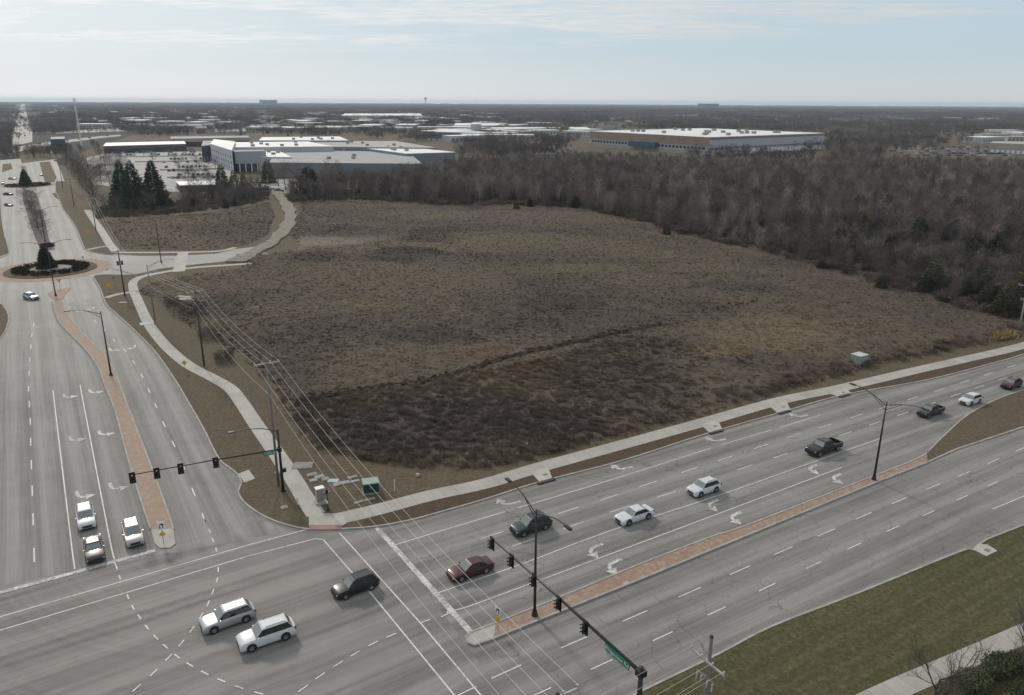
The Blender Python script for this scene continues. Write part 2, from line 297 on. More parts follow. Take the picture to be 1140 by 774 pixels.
# ------------------------------------------------------------------ object helpers
def link(name, me, m=None, parent=None):
    o = bpy.data.objects.new(name, me); COL.objects.link(o)
    if m:
        me.materials.clear()
        for q in (m if isinstance(m,(list,tuple)) else [m]): me.materials.append(q)
    if parent: o.parent = parent
    return o
def tag(o, label=None, cat=None, group=None, kind=None):
    if label: o['label'] = label
    if cat: o['category'] = cat
    if group: o['group'] = group
    if kind: o['kind'] = kind
    return o
def empty(name, loc=(0,0,0), rz=0., label=None, cat=None, group=None):
    o = bpy.data.objects.new(name, None); COL.objects.link(o); o.location = loc; o.rotation_euler = (0,0,rz)
    return tag(o,label,cat,group)
def copy_tree(o, parent=None):
    c = o.copy(); COL.objects.link(c); c.parent = parent
    for ch in list(o.children): copy_tree(ch, c)
    return c
class MB:
    """collects shapes into one mesh"""
    def __init__(s): s.v=[]; s.f=[]; s.mi=[]; s.cur=0
    def add(s, vs, fs):
        k=len(s.v); s.v += [tuple(v) for v in vs]; s.f += [tuple(i+k for i in f) for f in fs]; s.mi += [s.cur]*len(fs); return s
    def box(s, c, d, rz=0., taper=1.):
        hx,hy,hz = d[0]/2,d[1]/2,d[2]/2; ca,sa=math.cos(rz),math.sin(rz); vs=[]
        for z,t in ((-hz,1.),(hz,taper)):
            for x,y in ((-hx,-hy),(hx,-hy),(hx,hy),(-hx,hy)):
                x*=t;y*=t; vs.append((c[0]+x*ca-y*sa, c[1]+x*sa+y*ca, c[2]+z))
        return s.add(vs, [(3,2,1,0),(4,5,6,7),(0,1,5,4),(1,2,6,5),(2,3,7,6),(3,0,4,7)])
    def tube(s, pts, r0, r1=None, n=8, cap=True):
        pts=[Vector(p) for p in pts]; r1 = r0 if r1 is None else r1; k=len(pts); vs=[]; fs=[]
        for i,p in enumerate(pts):
            d=(pts[min(i+1,k-1)]-pts[max(i-1,0)]).normalized()
            a=Vector((0,0,1)) if abs(d.z)<.9 else Vector((1,0,0)); u=d.cross(a).normalized(); w=d.cross(u)
            r=r0+(r1-r0)*i/(k-1)
            for j in range(n):
                t=2*math.pi*j/n; vs.append(p+u*r*math.cos(t)+w*r*math.sin(t))
        for i in range(k-1):
            for j in range(n): a=i*n+j; b=i*n+(j+1)%n; fs.append((a,b,b+n,a+n))
        if cap: fs.append(tuple(range(n-1,-1,-1))); fs.append(tuple((k-1)*n+j for j in range(n)))
        return s.add(vs,fs)
    def disc(s, c, r, axis, t=.02, n=16):
        a=Vector(axis).normalized(); return s.tube([Vector(c)-a*t/2, Vector(c)+a*t/2], r, r, n)
    def prism(s, pts, z0, z1):
        n=len(pts); P=[(p[0],p[1]) for p in pts]
        ar=sum(P[i][0]*P[(i+1)%n][1]-P[(i+1)%n][0]*P[i][1] for i in range(n))
        if ar<0: P=P[::-1]
        vs=[(x,y,z0) for x,y in P]+[(x,y,z1) for x,y in P]
        return s.add(vs,[tuple(range(n,2*n))]+[(i,(i+1)%n,(i+1)%n+n,i+n) for i in range(n)])
    def sheet(s, pts, z):
        n=len(pts); P=[(p[0],p[1]) for p in pts]
        ar=sum(P[i][0]*P[(i+1)%n][1]-P[(i+1)%n][0]*P[i][1] for i in range(n))
        if ar<0: P=P[::-1]
        return s.add([(x,y,z) for x,y in P],[tuple(range(n))])
    def strip(s, pts, w, z0, z1=None, off=0.):
        """band of width w along a path; a box section when z1 is given"""
        P=[Vector((p[0],p[1],0)) for p in pts]; L=[];Rr=[]
        for i,p in enumerate(P):
            d=(P[min(i+1,len(P)-1)]-P[max(i-1,0)]); d.normalize(); nn=Vector((-d.y,d.x,0))
            L.append(p+nn*(off+w/2)); Rr.append(p+nn*(off-w/2))
        k=len(P)
        if z1 is None:
            vs=[(q.x,q.y,z0) for q in L]+[(q.x,q.y,z0) for q in Rr]
            return s.add(vs,[(i+k,i+k+1,i+1,i) for i in range(k-1)])
        vs=[(q.x,q.y,z) for z in (z0,z1) for S in (L,Rr) for q in S]; fs=[]
        for i in range(k-1):
            fs += [(2*k+k+i,2*k+k+i+1,2*k+i+1,2*k+i),(i,2*k+i,2*k+i+1,i+1),(k+i+1,3*k+i+1,3*k+i,k+i)]
        fs += [(0,k,3*k,2*k),(k-1,3*k-1,4*k-1,2*k-1)]
        return s.add(vs,fs)
    def mesh(s, name):
        me=bpy.data.meshes.new(name); me.from_pydata(s.v,[],s.f); 
        if any(s.mi): me.polygons.foreach_set('material_index', s.mi)
        if any(len(f)>4 for f in s.f[:1]) or any(len(f)>8 for f in s.f):
            b=bmesh.new(); b.from_mesh(me); bmesh.ops.triangulate(b, faces=[f for f in b.faces if len(f.verts)>4]); b.to_mesh(me); b.free()
        me.update(); return me
    def build(s, name, m, parent=None, smooth_=False):
        me=s.mesh(name)
        if smooth_: me.polygons.foreach_set('use_smooth',[True]*len(me.polygons))
        return link(name, me, m, parent)
def struct(name, mb, m): return tag(mb.build(name, m), kind='structure')

# ------------------------------------------------------------------ the ground and the roads
b=MB(); b.sheet([(-16000,-800),(16000,-800),(16000,15000),(-16000,15000)], -.03); struct('terrain', b, M_terrain)
b=MB(); b.sheet([(-420,-60),(420,-60),(420,250),(-420,250)], 0.0); struct('road_junction_surface', b, M_junc)
b=MB(); b.sheet(GP([(-260,700),(341,588),(330,560),(250,400),(150,330),(110,312),(20,318),(-60,330),(-200,420)]), .004); struct('left_road_surface', b, M_road1)
b=MB(); b.sheet(GP([(420,584),(600,525),(800,465),(1000,408),(1160,370),(1400,300),(1900,420),(1500,560),(1000,690),(780,800),(600,900),(560,774)]), .008); struct('right_road_surface', b, M_road2)
b=MB(); b.sheet(GP([(-120,345),(20,322),(60,340),(118,330),(150,318),(172,302),(190,300),(190,282),(118,284),(97,280),(86,256),(70,233),(62,215),(66,200),(58,180),(30,176),(-90,186),(-90,300)]), .012); struct('roundabout_surface', b, M_conc_road)

# east block: everything between the two roads out to the woods
east_kerb = smooth(GP([(104,309),(112,322),(118,338),(130,350),(147.5,366),(172,391),(194,422),(209,447),(226,476.5),(243,510),(255,521),(266,530),(269,538),(265,548),(274,562),(297,577),(321,585.5),(345,590),(380,589.5),(417,587),(456,580),(493,570),(540,556.5),(602,537),(692,513.7),(785,484),(865,461),(938,440.5),(1032,423.5),(1114,402.5),(1140,394.6),(1240,362)]),1.2)
stub_s = smooth(GP([(300,283),(270,287),(250,291.5),(216,295),(177,300),(150,306),(118,306),(106,307)]),2)
far_e = GP([(1800,190),(1800,140),(1200,128),(400,128),(270,150),(262,262)])
b=MB(); b.prism(east_kerb+[p for p in far_e]+stub_s, -.05, .115)
tag(b.build('east_block_ground', M_verge), kind='structure')
north_kerb = smooth(GP([(62,214),(66,222),(70.5,233),(78,243),(85.6,255.6),(93,274),(97.4,279),(117.5,283.5),(160,285.5),(240,283),(262,278),(300,273)]),2)
b=MB(); b.prism(north_kerb+GP([(300,262),(262,150),(150,150),(85,172),(66,190),(62,205)]), -.05,.112); tag(b.build('north_block_ground', M_verge), kind='structure')
b=MB(); b.sheet(GP([(126,283.8),(160,285.5),(200,285.3),(240,283),(262,278),(286,275),(288,284),(270,287),(250,291.5),(216,295),(177,300),(150,306),(126,300)]), .125); struct('side_street_surface', b, M_lot)
# west verges
b=MB(); b.prism(GP([(-160,195),(-12,195),(-2,205),(0,217),(1.7,242),(5,262),(10,282),(-20,292),(-160,300)]),-.05,.112); tag(b.build('west_verge', M_verge),kind='structure')
b=MB(); b.prism(GP([(-160,330),(-30,330),(0,338),(8.6,349),(8.8,361),(0,377),(-40,410),(-160,470)]),-.05,.112); tag(b.build('west_verge', M_verge),kind='structure')
# south-east lawn
near_kerb = smooth(GP([(560,850),(640,808),(714,770.7),(800,729),(860,698),(958,660),(1056.6,619.6),(1078,612),(1083,613.5),(1090,607),(1098,601.5),(1140,585),(1240,545),(1500,450)]),1.5)
b=MB(); b.prism(near_kerb+GP([(1900,500),(1900,1200),(560,1500)]),-.05,.113); tag(b.build('lawn', M_lawn),kind='structure')
# grass median of the right-hand road
gm = smooth(GP([(1032.6,504),(1051.6,485),(1076.8,463),(1108,446),(1140,434.7),(1220,412),(1400,372)]),1.5)+GP([(1400,392),(1300,425),(1200,457),(1140,475.8),(1064,501),(1032.6,515)])
b=MB(); b.prism(gm,-.05,.112); tag(b.build('grass_median', M_verge),kind='structure')
b=MB(); b.strip([p for p in east_kerb if p.x>G(400,588).x],3.3,.121,off=1.75); struct('kerbside_grass',b,M_verge_red)
# kerbs
KN=[0]
def kerb(pts, name='kerb', closed=False):
    KN[0]+=1
    P=list(pts)+([pts[0],pts[1]] if closed else [])
    b=MB(); b.strip(P,.22,-.04,.140+.0022*KN[0]); struct(name,b,M_kerb)
def gutter(pts, off):
    b=MB(); b.strip(pts,.38,.018,off=off*.8); struct('gutter',b,M_gutter)
kerb(east_kerb); gutter(east_kerb,-.38); kerb(stub_s); kerb(north_kerb); gutter(north_kerb,-.38)
kerb(near_kerb); gutter(near_kerb,.38); gmU=smooth(GP([(1032.6,504),(1051.6,485),(1076.8,463),(1108,446),(1140,434.7),(1220,412),(1400,372)]),1.5); kerb(gmU); kerb(GP([(1033,515),(1064,501),(1140,475.8),(1200,457),(1300,425),(1400,392)]))
kerb(smooth(GP([(-2,205),(0,217),(1.7,242),(5,262),(10,282),(-20,292)]))); kerb(smooth(GP([(-30,330),(0,338),(8.6,349),(8.8,361),(0,377),(-40,410)])))
# brick median of the left-hand road, with its concrete nose
mL = GP([(59,336),(66,358),(81,375),(98,392.5),(110.6,412),(117,430),(128,457),(142.5,511),(157,557.6),(168,590)])
mR = GP([(70,335),(76,351),(91,370),(105.7,385),(118,397),(130,420),(147.5,466.7),(162,503.5),(177,543),(189,577),(193,590)])
mLs,mRs = smooth(mL),smooth(mR)
b=MB(); b.prism(mLs+mRs[::-1],-.04,.118); struct('brick_median',b,M_brick_tan); 
kerb(mLs); kerb(mRs); gutter(mLs,-.4)
b=MB(); b.prism(GP([(168,590),(172.5,606),(178,611),(190,610.5),(195.5,606),(193,590)]),-.04,.124); struct('median_nose',b,M_walk)
b=MB(); b.prism(smooth(GP([(53,327),(62,324),(78.6,320.5),(73,328),(70,333),(62,334.5)]),1,True),-.04,.118); struct('splitter_island',b,M_brick_tan)
# brick median of the right-hand road
m2U = smooth(GP([(552,694.5),(628,664),(716.5,627.5),(800,595.5),(824,588.5),(969.5,532),(1020,512),(1032,505)]))
m2L = smooth(GP([(549.5,711.8),(603.5,689.7),(701.8,650.3),(800,609.8),(849.5,589.5),(972.6,539),(1032.6,515.5)]))
b=MB(); b.prism(m2U+m2L[::-1],-.04,.118); struct('brick_median',b,M_brick); kerb(m2U); kerb(m2L)
b=MB(); b.prism(GP([(552,694.5),(524,705),(519,710),(521,716),(528,719),(549.5,711.8)]),-.04,.124); struct('median_nose',b,M_walk)
kerb(GP([(552,694.5),(524,705),(519,710),(521,716),(528,719),(549.5,711.8)]))
b=MB(); b.sheet([p for p in GP([(697,653),(703,650.4),(698,648.4),(692,651)])],.125); struct('median_patch',b,M_walk)
# roundabouts
def ring(cx,cy,rx,ry,n=64):     # circle measured on the photo, returned in metres
    c=G(cx,cy); a=(G(cx+rx,cy)-c).length; d=(G(cx,cy-ry)-G(cx,cy+ry)).length/2
    rr=(a+d)/2; return c,rr
def circ(c,r,n=72,rn=0.): return [Vector((c.x+r*math.cos(2*math.pi*i/n)*(1+rn*math.sin(3.1*i)), c.y+r*math.sin(2*math.pi*i/n),0)) for i in range(n)]
RB=G(57,300.5); r_gr=11.6; r_br=15.6
RX=1.0
b=MB(); b.sheet(circ(RB,r_br),.03); struct('roundabout_brick_apron',b,M_brick)
b=MB(); b.strip(circ(RB,r_br)+circ(RB,r_br)[:2],.3,.0,.06); struct('kerb',b,M_kerb)
b=MB(); b.prism(circ(RB,r_gr),-.05,.2); struct('roundabout_grass',b,M_verge)
b=MB(); b.prism(circ(RB,5.2),.1,.42); struct('roundabout_gravel_bed',b,M_vault)
RB2=G(31,206.5); b=MB(); b.prism(circ(RB2,11.5),-.05,.3); struct('roundabout_grass',b,M_darkhedge)
b=MB(); b.sheet(circ(RB2,15),.03); struct('roundabout_brick_apron',b,M_brick)
# planted median north of the roundabout
b=MB(); b.prism(smooth(GP([(25,214.5),(32,244),(42,271),(48,277),(57,275),(54.6,267),(48.7,242),(38.6,213.6)]),2,True),-.05,.13); struct('planted_median',b,mat('bark_mulch',(.13,.10,.09),(.09,.07,.065),scale=1,rough=1,bstr=.5))
for pts in ([(44,181),(55,180),(63,198),(60,203),(50,203)],[(58,216),(70,213),(74,219),(64,222)],[(3,183),(12,182),(14,188),(2,192)],[(22,172),(70,170),(72,176),(24,182)],[(84,224),(100,222),(102,229),(88,231)],[(104,222),(134,219),(134,226),(106,229)]):
    b=MB(); b.prism(GP(pts),-.05,.12); struct('grass_island',b,grass_mat('tan_grass',(.17,.135,.085),(.20,.16,.10),(.15,.12,.07)) if 'tan_grass' not in MATS else MATS['tan_grass'])
# pavements and paths
def path(pts, w, name='pavement', z=.135, m=None, st=1.2):
    P=smooth(GP(pts),st); b=MB(); b.strip(P,w,0.,z); return struct(name,b,m or M_walk), P
M_walk_j = None
def walk_mat():
    m=new_mat('jointed_pavement'); q=NB(m); o=q.n('ShaderNodeTexCoord').outputs['Object']
    n1=q.noise(o,.25,6,.7); n2=q.noise(o,5.,4,.7)
    col=q.mix(q.ramp(n1,.35,.65),(.43,.41,.37,1),(.34,.325,.295,1))
    jn=q.n('ShaderNodeTexBrick',{'Vector':q.mapping(o,-A2+.02),'Color1':(1,1,1,1),'Color2':(.86,.86,.85,1),'Mortar':(.52,.5,.48,1),'Scale':.55,'Mortar Size':.012,'Brick Width':1.,'Row Height':40.},offset=0.).outputs['Color']
    col=q.mix(1.,col,jn,'MULTIPLY'); col=q.mix(q.ramp(n2,.3,.7,.2,0),col,(.2,.19,.17,1)); q.out(col,.9,bump=n2,bstr=.1,bdist=.01); return m
M_walk_j = walk_mat()
path([(378,578.3),(420,568.5),(480,552.5),(540,539.5),(600,521.5),(700,494),(790,469),(868,447),(935,433),(1020,413),(1073,401),(1140,385.3),(1260,352)],2.6,'pavement',.14,M_walk_j)
path([(300,288),(280,293.5),(216,298.5),(177,304.5),(157,309),(149,314),(148.5,322),(157,343),(163,356),(172,370.4),(187,388),(209,406.5),(236,421),(255.5,432.5),(267,446),(287,476),(306.7,504),(326.4,533.4),(340,556),(352,574)],2.2,'pavement',.134,M_walk)
b=MB(); b.prism(GP([(344,577),(344,586),(382,586),(386,583.5),(380.4,572.7),(358.3,572.7),(345,570)]),0,.146); struct('corner_pavement',b,M_walk)
b=MB(); b.prism(GP([(344,586.3),(344.6,590.6),(379.5,590.4),(381.5,586.3)]),0,.150); struct('tactile_paving',b,M_pad_red)
path([(900,815),(985,774),(1070,737),(1140,706.5),(1260,655),(1400,600)],2.0,'pavement',.134,M_walk_j)
path([(97,234),(105,246),(114,259),(122,272),(129.5,281)],2.6,'pavement',.132,M_walk)
path([(97,278.5),(112,275.5),(124,273.5)],1.6,'pavement',.126,M_walk)
path([(118,332),(132,328),(148,325.5)],1.6,'pavement',.128,M_walk)
path([(130,281.5),(180,281.5),(240,280.3),(262,276)],2.0,'pavement',.128,M_walk)
path([(199,303),(204,282)],3.2,'pavement',.15,M_walk)
path([(91,181),(97,190),(104,203)],2.2,'pavement',.128,M_walk)
path([(60,180),(64,190),(68,202)],3.5,'pavement',.128,M_walk)
# inlet aprons between pavement and kerb on the far side of the right-hand road
for x,y0,y1 in ((604,521,536),(793,468,481),(869,447,459),(936,433,440.5)):
    P=[G(x-13,y0+6),G(x+6,y0),G(x+11,y1-2),G(x-3,y1+2)]
    b=MB(); b.prism(P,0,.150); struct('inlet_slab',b,M_walk)
    b=MB(); q1=G(x+4,y1+.6); b.box((q1.x,q1.y,.10),(2.6,.5,.16),A2); struct('inlet_throat_shade',b,M_black)  # solid black box paints the shade inside the kerb opening
    b=MB(); q0=G(x+3,(y0+y1)/2+1); b.box((q0.x,q0.y,.156),(.7,.5,.01),A2); struct('inlet_cover',b,M_gravel)
# inlet beside the left-hand road and at the lawn
b=MB(); b.prism(GP([(266,528.5),(277,524),(284,534),(272,538.5)]),0,.150); struct('inlet_slab',b,M_walk)
b=MB(); b.sheet(GP([(247,516),(255,521),(265.5,530),(269,538),(264.5,547),(256,536),(248,524)]),.022); struct('gutter',b,M_gutter)
b=MB(); b.prism(GP([(1082,612.5),(1098,620.5),(1110,614.5),(1099,607.5),(1091,607)]),0,.150); struct('inlet_slab',b,M_walk)
b=MB(); q0=G(1099,614); b.box((q0.x,q0.y,.156),(.7,.5,.01),A2); struct('inlet_cover',b,M_gravel)

# ------------------------------------------------------------------ road markings
ZP=.026
def line(p, w=.13, m=None, z=ZP, st=3.):
    P=[q for q in (smooth(GP(p),st) if len(p)>2 else GP(p))]; b=MB(); b.strip(P,w,z); b2=struct('painted_line',b,m or M_paint); return b2
def dashes(a, c, L=3.0, period=8.3, start=0., w=.13, name='painted_line', m=None):
    A,C=G(*a),G(*c); d=(C-A); T=d.length; d.normalize(); b=MB(); t=start
    while t+L<=T+.5:
        b.strip([A+d*t,A+d*(t+L)],w,ZP); t+=period
    struct(name,b,m or M_paint)
line([(59,434.7),(80,610),(83.3,634)],.14); line([(89,428.6),(124,610),(127.3,623)],.14)
def marks(L, w=.14, ln=3., ang=None, m=None, grow=1.):
    """short dashes centred on measured points, running along the path they form"""
    P=GP(L); b=MB()
    for i,p in enumerate(P):
        d=(P[min(i+1,len(P)-1)]-P[max(i-1,0)]).normalized() if ang is None else Vector((math.cos(ang),math.sin(ang),0))
        b.strip([p-d*ln/2,p+d*ln/2],w,ZP)
    struct('painted_line',b,m or M_paint)
marks([(37.3,362),(35.6,373),(34.4,386),(33.2,401),(32.4,416),(31.9,433),(32.7,450),(33.7,469.6),(34.2,492),(34.9,517.6),(35.9,546.5),(36.9,578.5),(38,618)],.14,3.1)
marks([(106,358),(116,367),(127,379),(139,390),(149,403.5),(158,418.5),(166,435),(173.5,452),(182.5,472.5),(193.3,494.5),(204,519),(215.5,548),(227,577)],.15,2.4)
marks([(228.5,580),(233.4,591.4),(237,601.5),(240.8,612.3),(243,634.4),(241.7,646),(237,659),(231.8,672),(224,686),(213.8,701),(202,716.3),(188,732),(171.3,749),(152.4,766),(135,782)],.13,.9)
marks([(128,627),(129.8,632),(133.4,643),(142.4,664.7),(148,676.5),(155.3,687.3),(163.6,698.6),(173.5,709.8),(184.3,720),(197,730.8),(211.3,740.3),(228,749.4),(246.5,757.8),(266,765.3),(288,772),(312,778)],.13,.9)
marks([(500,679),(496,684.8),(473.7,691.7),(435.7,707.6),(415.6,716.7),(395.7,727.8),(376.3,739.7),(356.6,752.7),(337.5,766.7),(318,780)],.13,1.0)
# stop bars and crosswalk lines
line([(-30,667),(0,660),(173,613)],.60,M_paint_old,.030); line([(419.7,588),(524,704)],.60,M_paint_old,.030)
line([(-40,696),(0,687),(280,606),(341,590)],.14,None,.022,30); line([(-40,711),(0,702),(280,618.4),(351,600),(360,601)],.14,None,.022,30)
line([(359.5,600.5),(385,630),(412.3,660),(505.6,774),(540,815)],.14,None,.022,40); line([(378,593.6),(468.8,694.6),(535,774),(560,803)],.14,None,.022,40)
# right-hand road, far carriageway
line([(439.4,607),(500,588.5),(562,570)],.12); line([(576.5,565.8),(680,534.5),(791.5,499)],.12); line([(802,495.7),(859,479)],.12); line([(869,476),(914,462)],.12)
marks([(548,596),(585,584),(633,568.5),(678,554),(721.5,539),(767.5,523.5),(807.5,510.5),(847,497.3),(884,485.3),(919,474.4),(953.5,463.3),(985,453.5),(1016,443.7),(1046,434.3),(1074,425),(1100,416.5),(1126,408)],.13,2.9)
marks([(583,604),(638.5,585),(690,567),(742,550.5),(788,536),(829.5,520.5),(869,507.5),(905,495),(941,483),(974,471.5),(1005,461),(1036,450),(1064,440),(1090,431),(1116,422)],.13,2.9)
line([(488.4,660),(581.4,628),(677,592),(800,551.8),(900,516.5),(982,487.8)],.13); line([(505.6,680),(520,676),(642.8,630.7),(768,584),(937,520.6)],.13)
marks([(513,773),(564,748),(640,715),(707,686),(768,659.5),(824,635),(872,613.3),(920,593),(961.5,574.5),(1001,557.7),(1038.6,542),(1073.5,527.7),(1106,513.5),(1137,500)],.13,3.)
marks([(600,772),(670,740),(738,708.5),(798,680.5),(854,654),(906,629.3),(951,608.3),(994,588.8),(1034,571.5),(1071,554.5),(1105,539)],.13,2.4)
line([(1105,567),(1140,552.5),(1200,527)],.13)
def arrow(x, y, ang, side=1, s=1., m=None, straight=False):
    """turn arrow; ang = travel direction, side +1 turns left"""
    c=G(x,y); d=Vector((math.cos(ang),math.sin(ang),0)); n=Vector((-d.y,d.x,0))*side
    def P(a,t): return c+d*(a*s)+n*(t*s)
    b=MB(); z=ZP+.003
    st=[P(-1.35,-.45),P(-.5,-.42),P(.05,-.30),P(.35,.0),P(.42,.35)]
    b.strip(st,.36*s,z)
    b.sheet([P(-.15,.30),P(1.0,.30),P(.42,1.25)],z)
    struct('painted_arrow',b,m or M_paint_old)
h1=math.atan2((G(38,628)-G(32,432)).y,(G(38,628)-G(32,432)).x); h2=A2+math.pi if math.cos(A2)>0 else A2
for x,y in ((75.6,441.5),(104.5,436.5),(83,489.5),(115.5,483),(91.5,552),(129,543)): arrow(x,y,h1,1,1.2)
for x,y in ((661,613),(682,630.7),(792.6,562.6),(818,576.5),(904.7,522.5),(931,533)): arrow(x,y,h2,1,1.2)
for x,y in ((564,560),(690.8,521),(796,490),(889,463)): arrow(x,y,h2,-1,1.2)
for x,y in ((88,346.5),(102,344),(126,390),(148,387)): arrow(x,y,A1,1 if x in(88,126) else -1,1.1)

# ------------------------------------------------------------------ scattering (one object = one uncountable growth)
from mathutils.geometry import tessellate_polygon
def in_poly(X,Y,poly):
    ins=np.zeros(X.shape,bool); n=len(poly); j=n-1
    for i in range(n):
        xi,yi=poly[i][0],poly[i][1]; xj,yj=poly[j][0],poly[j][1]
        c=((yi>Y)!=(yj>Y)) & (X < (xj-xi)*(Y-yi)/((yj-yi) if yj!=yi else 1e-9)+xi)
        ins^=c; j=i
    return ins
def sample(poly, per_m2, cap=60000):
    P=np.array([(p[0],p[1]) for p in poly]); lo,hi=P.min(0),P.max(0)
    n=int(min((hi-lo).prod()*per_m2, cap*6)); X=rng.uniform(lo[0],hi[0],n); Y=rng.uniform(lo[1],hi[1],n)
    k=in_poly(X,Y,poly); return np.stack([X[k],Y[k]],1)
def vnoise(X,Y,s,seed=0):
    r=np.random.default_rng(seed); o=np.zeros_like(X)
    for a in range(5):
        th=r.uniform(0,6.28); fq=r.uniform(.6,1.6)/s; ph=r.uniform(0,6.28); ph2=r.uniform(0,6.28)
        o+=np.sin((X*math.cos(th)+Y*math.sin(th))*fq*2*math.pi+ph+2*np.sin((X*math.sin(th)-Y*math.cos(th))*fq*3+ph2))
    return o/5
def scatter(name, pts, scales, meshes, mats, z=.1, kind='stuff', tilt=.0, zs=None):
    lib=bpy.data.collections.new(name+'_kinds')
    for i,me in enumerate(meshes):
        me=me.copy() if me.users>0 else me; 
        me.materials.clear(); me.materials.append(mats[i%len(mats)] if isinstance(mats,list) else mats)
        o=bpy.data.objects.new('%s_kind_%02d'%(name,i),me); lib.objects.link(o)
    n=len(pts); me=bpy.data.meshes.new(name); co=np.zeros((n,3),np.float32); co[:,:2]=pts; co[:,2]=z if zs is None else zs
    me.vertices.add(n); me.vertices.foreach_set('co',co.ravel())
    for an,arr in (('size',scales),('turn',rng.uniform(0,6.283,n))):
        at=me.attributes.new(an,'FLOAT','POINT'); at.data.foreach_set('value',np.asarray(arr,np.float32))
    at=me.attributes.new('pick','INT','POINT'); at.data.foreach_set('value',rng.integers(0,len(meshes),n).astype(np.int32))
    ob=link(name,me); tag(ob,kind=kind)
    g=bpy.data.node_groups.new(name+'_nodes','GeometryNodeTree')
    g.interface.new_socket('Geometry',in_out='INPUT',socket_type='NodeSocketGeometry'); g.interface.new_socket('Geometry',in_out='OUTPUT',socket_type='NodeSocketGeometry')
    N=g.nodes; Lk=g.links
    gi=N.new('NodeGroupInput'); go=N.new('NodeGroupOutput'); ip=N.new('GeometryNodeInstanceOnPoints'); ci=N.new('GeometryNodeCollectionInfo')
    ci.inputs['Collection'].default_value=lib; ci.inputs['Separate Children'].default_value=True; ci.inputs['Reset Children'].default_value=True
    def attr(nm,t):
        a=N.new('GeometryNodeInputNamedAttribute'); a.data_type=t; a.inputs['Name'].default_value=nm; return a.outputs['Attribute']
    cx=N.new('ShaderNodeCombineXYZ'); Lk.new(attr('turn','FLOAT'),cx.inputs[2])
    Lk.new(gi.outputs[0],ip.inputs['Points']); Lk.new(ci.outputs[0],ip.inputs['Instance']); ip.inputs['Pick Instance'].default_value=True
    Lk.new(attr('pick','INT'),ip.inputs['Instance Index']); Lk.new(cx.outputs[0],ip.inputs['Rotation']); Lk.new(attr('size','FLOAT'),ip.inputs['Scale'])
    Lk.new(ip.outputs[0],go.inputs[0])
    md=ob.modifiers.new('growth','NODES'); md.node_group=g
    return ob

# ------------------------------------------------------------------ plants
def blade(mb, p, d, L, w, r=random):
    d=Vector(d).normalized(); a=Vector((r.uniform(-1,1),r.uniform(-1,1),r.uniform(-1,1))); s=d.cross(a)
    if s.length<1e-3: s=Vector((1,0,0))
    s=s.normalized()*w/2; p=Vector(p); mb.add([p-s,p+s,p+d*L],[(0,1,2)])
def bare_tree(seed, h=10., spread=.36, twigs=650, tw=.075, limbs=11, base=.18, upright=.5):
    """trunk mesh with its limbs, crown mesh of fine twigs"""
    r=random.Random(seed); tk=MB(); cr=MB(); ends=[]
    lean=(r.uniform(-.04,.04),r.uniform(-.04,.04)); n=6
    sp=[Vector((lean[0]*h*t+r.uniform(-.08,.08)*t,lean[1]*h*t+r.uniform(-.08,.08)*t,h*.86*t)) for t in [i/n for i in range(n+1)]]
    tk.tube(sp, .017*h, .004*h, 5, False)
    for i in range(limbs):
        t=base+(.95-base)*(i+r.random()*.6)/limbs; k=t*n; a=sp[int(k)].lerp(sp[min(n,int(k)+1)],k-int(k))
        ph=i*2.4+r.uniform(-.5,.5); L=h*spread*(1.15-.75*abs(t-.45))*r.uniform(.75,1.15); up=upright+r.uniform(-.15,.3)
        d=Vector((math.cos(ph),math.sin(ph),up)).normalized(); m1=a+d*L*.5+Vector((0,0,.03*h)); e=a+d*L+Vector((0,0,L*.22))
        tk.tube([a,m1,e], .0065*h, .0015*h, 4, False)
        for q in (.35,.55,.75,.95):
            c=a.lerp(m1,q*2) if q<.5 else m1.lerp(e,q*2-1); ends.append((c,d,L))
            sd=Vector((math.cos(ph+r.choice((-1,1))*.9),math.sin(ph+r.choice((-1,1))*.9),.5)).normalized(); e2=c+sd*L*.38
            tk.tube([c,e2],.0028*h,.0008*h,3,False); ends.append((e2,sd,L*.7)); ends.append((c.lerp(e2,.5),sd,L*.7))
    ends.append((sp[-1],Vector((0,0,1)),h*.3))
    for i in range(twigs):
        c,d,L=r.choice(ends); dd=(d*.55+Vector((r.gauss(0,.5),r.gauss(0,.5),r.gauss(.35,.45))))
        st=c+Vector((r.gauss(0,.05),r.gauss(0,.05),r.gauss(0,.05)))*h
        blade(cr, st, dd, r.uniform(.05,.14)*h, tw*r.uniform(.5,1.3), r)
    return tk.mesh('bare_trunk'), cr.mesh('bare_crown')
def joined(*ms):
    b=MB()
    for me in ms: b.add([v.co for v in me.vertices],[tuple(p.vertices) for p in me.polygons])
    return b.mesh('joined_growth')
def conifer(seed, h=10., rad=.24, n=1500, leaf=.32, pointy=1.0, low=.04):
    r=random.Random(seed); tk=MB(); cr=MB()
    tk.tube([(0,0,0),(0,0,h*.97)],.016*h,.003*h,6,False)
    for i in range(n):
        t=low+(1-low)*(1-math.sqrt(r.random()))
        lay=math.floor(t*h*1.1)/ (h*1.1); ph=r.uniform(0,6.283); lob=1+.22*math.sin(ph*5+lay*40)+.12*math.sin(ph*3+seed)
        R0=h*rad*(1-t)**pointy*lob+.04*h*.3; q=r.random()**.5
        x,y,z=R0*q*math.cos(ph),R0*q*math.sin(ph),t*h-(q*.05*h)+r.uniform(-.01,.01)*h
        blade(cr,(x,y,z),(math.cos(ph)*.9,math.sin(ph)*.9,r.uniform(-.5,.35)),leaf*r.uniform(.7,1.5)*h*.1,leaf*r.uniform(.5,1.0)*h*.08,r)
    return tk.mesh('conifer_trunk'), cr.mesh('conifer_crown')
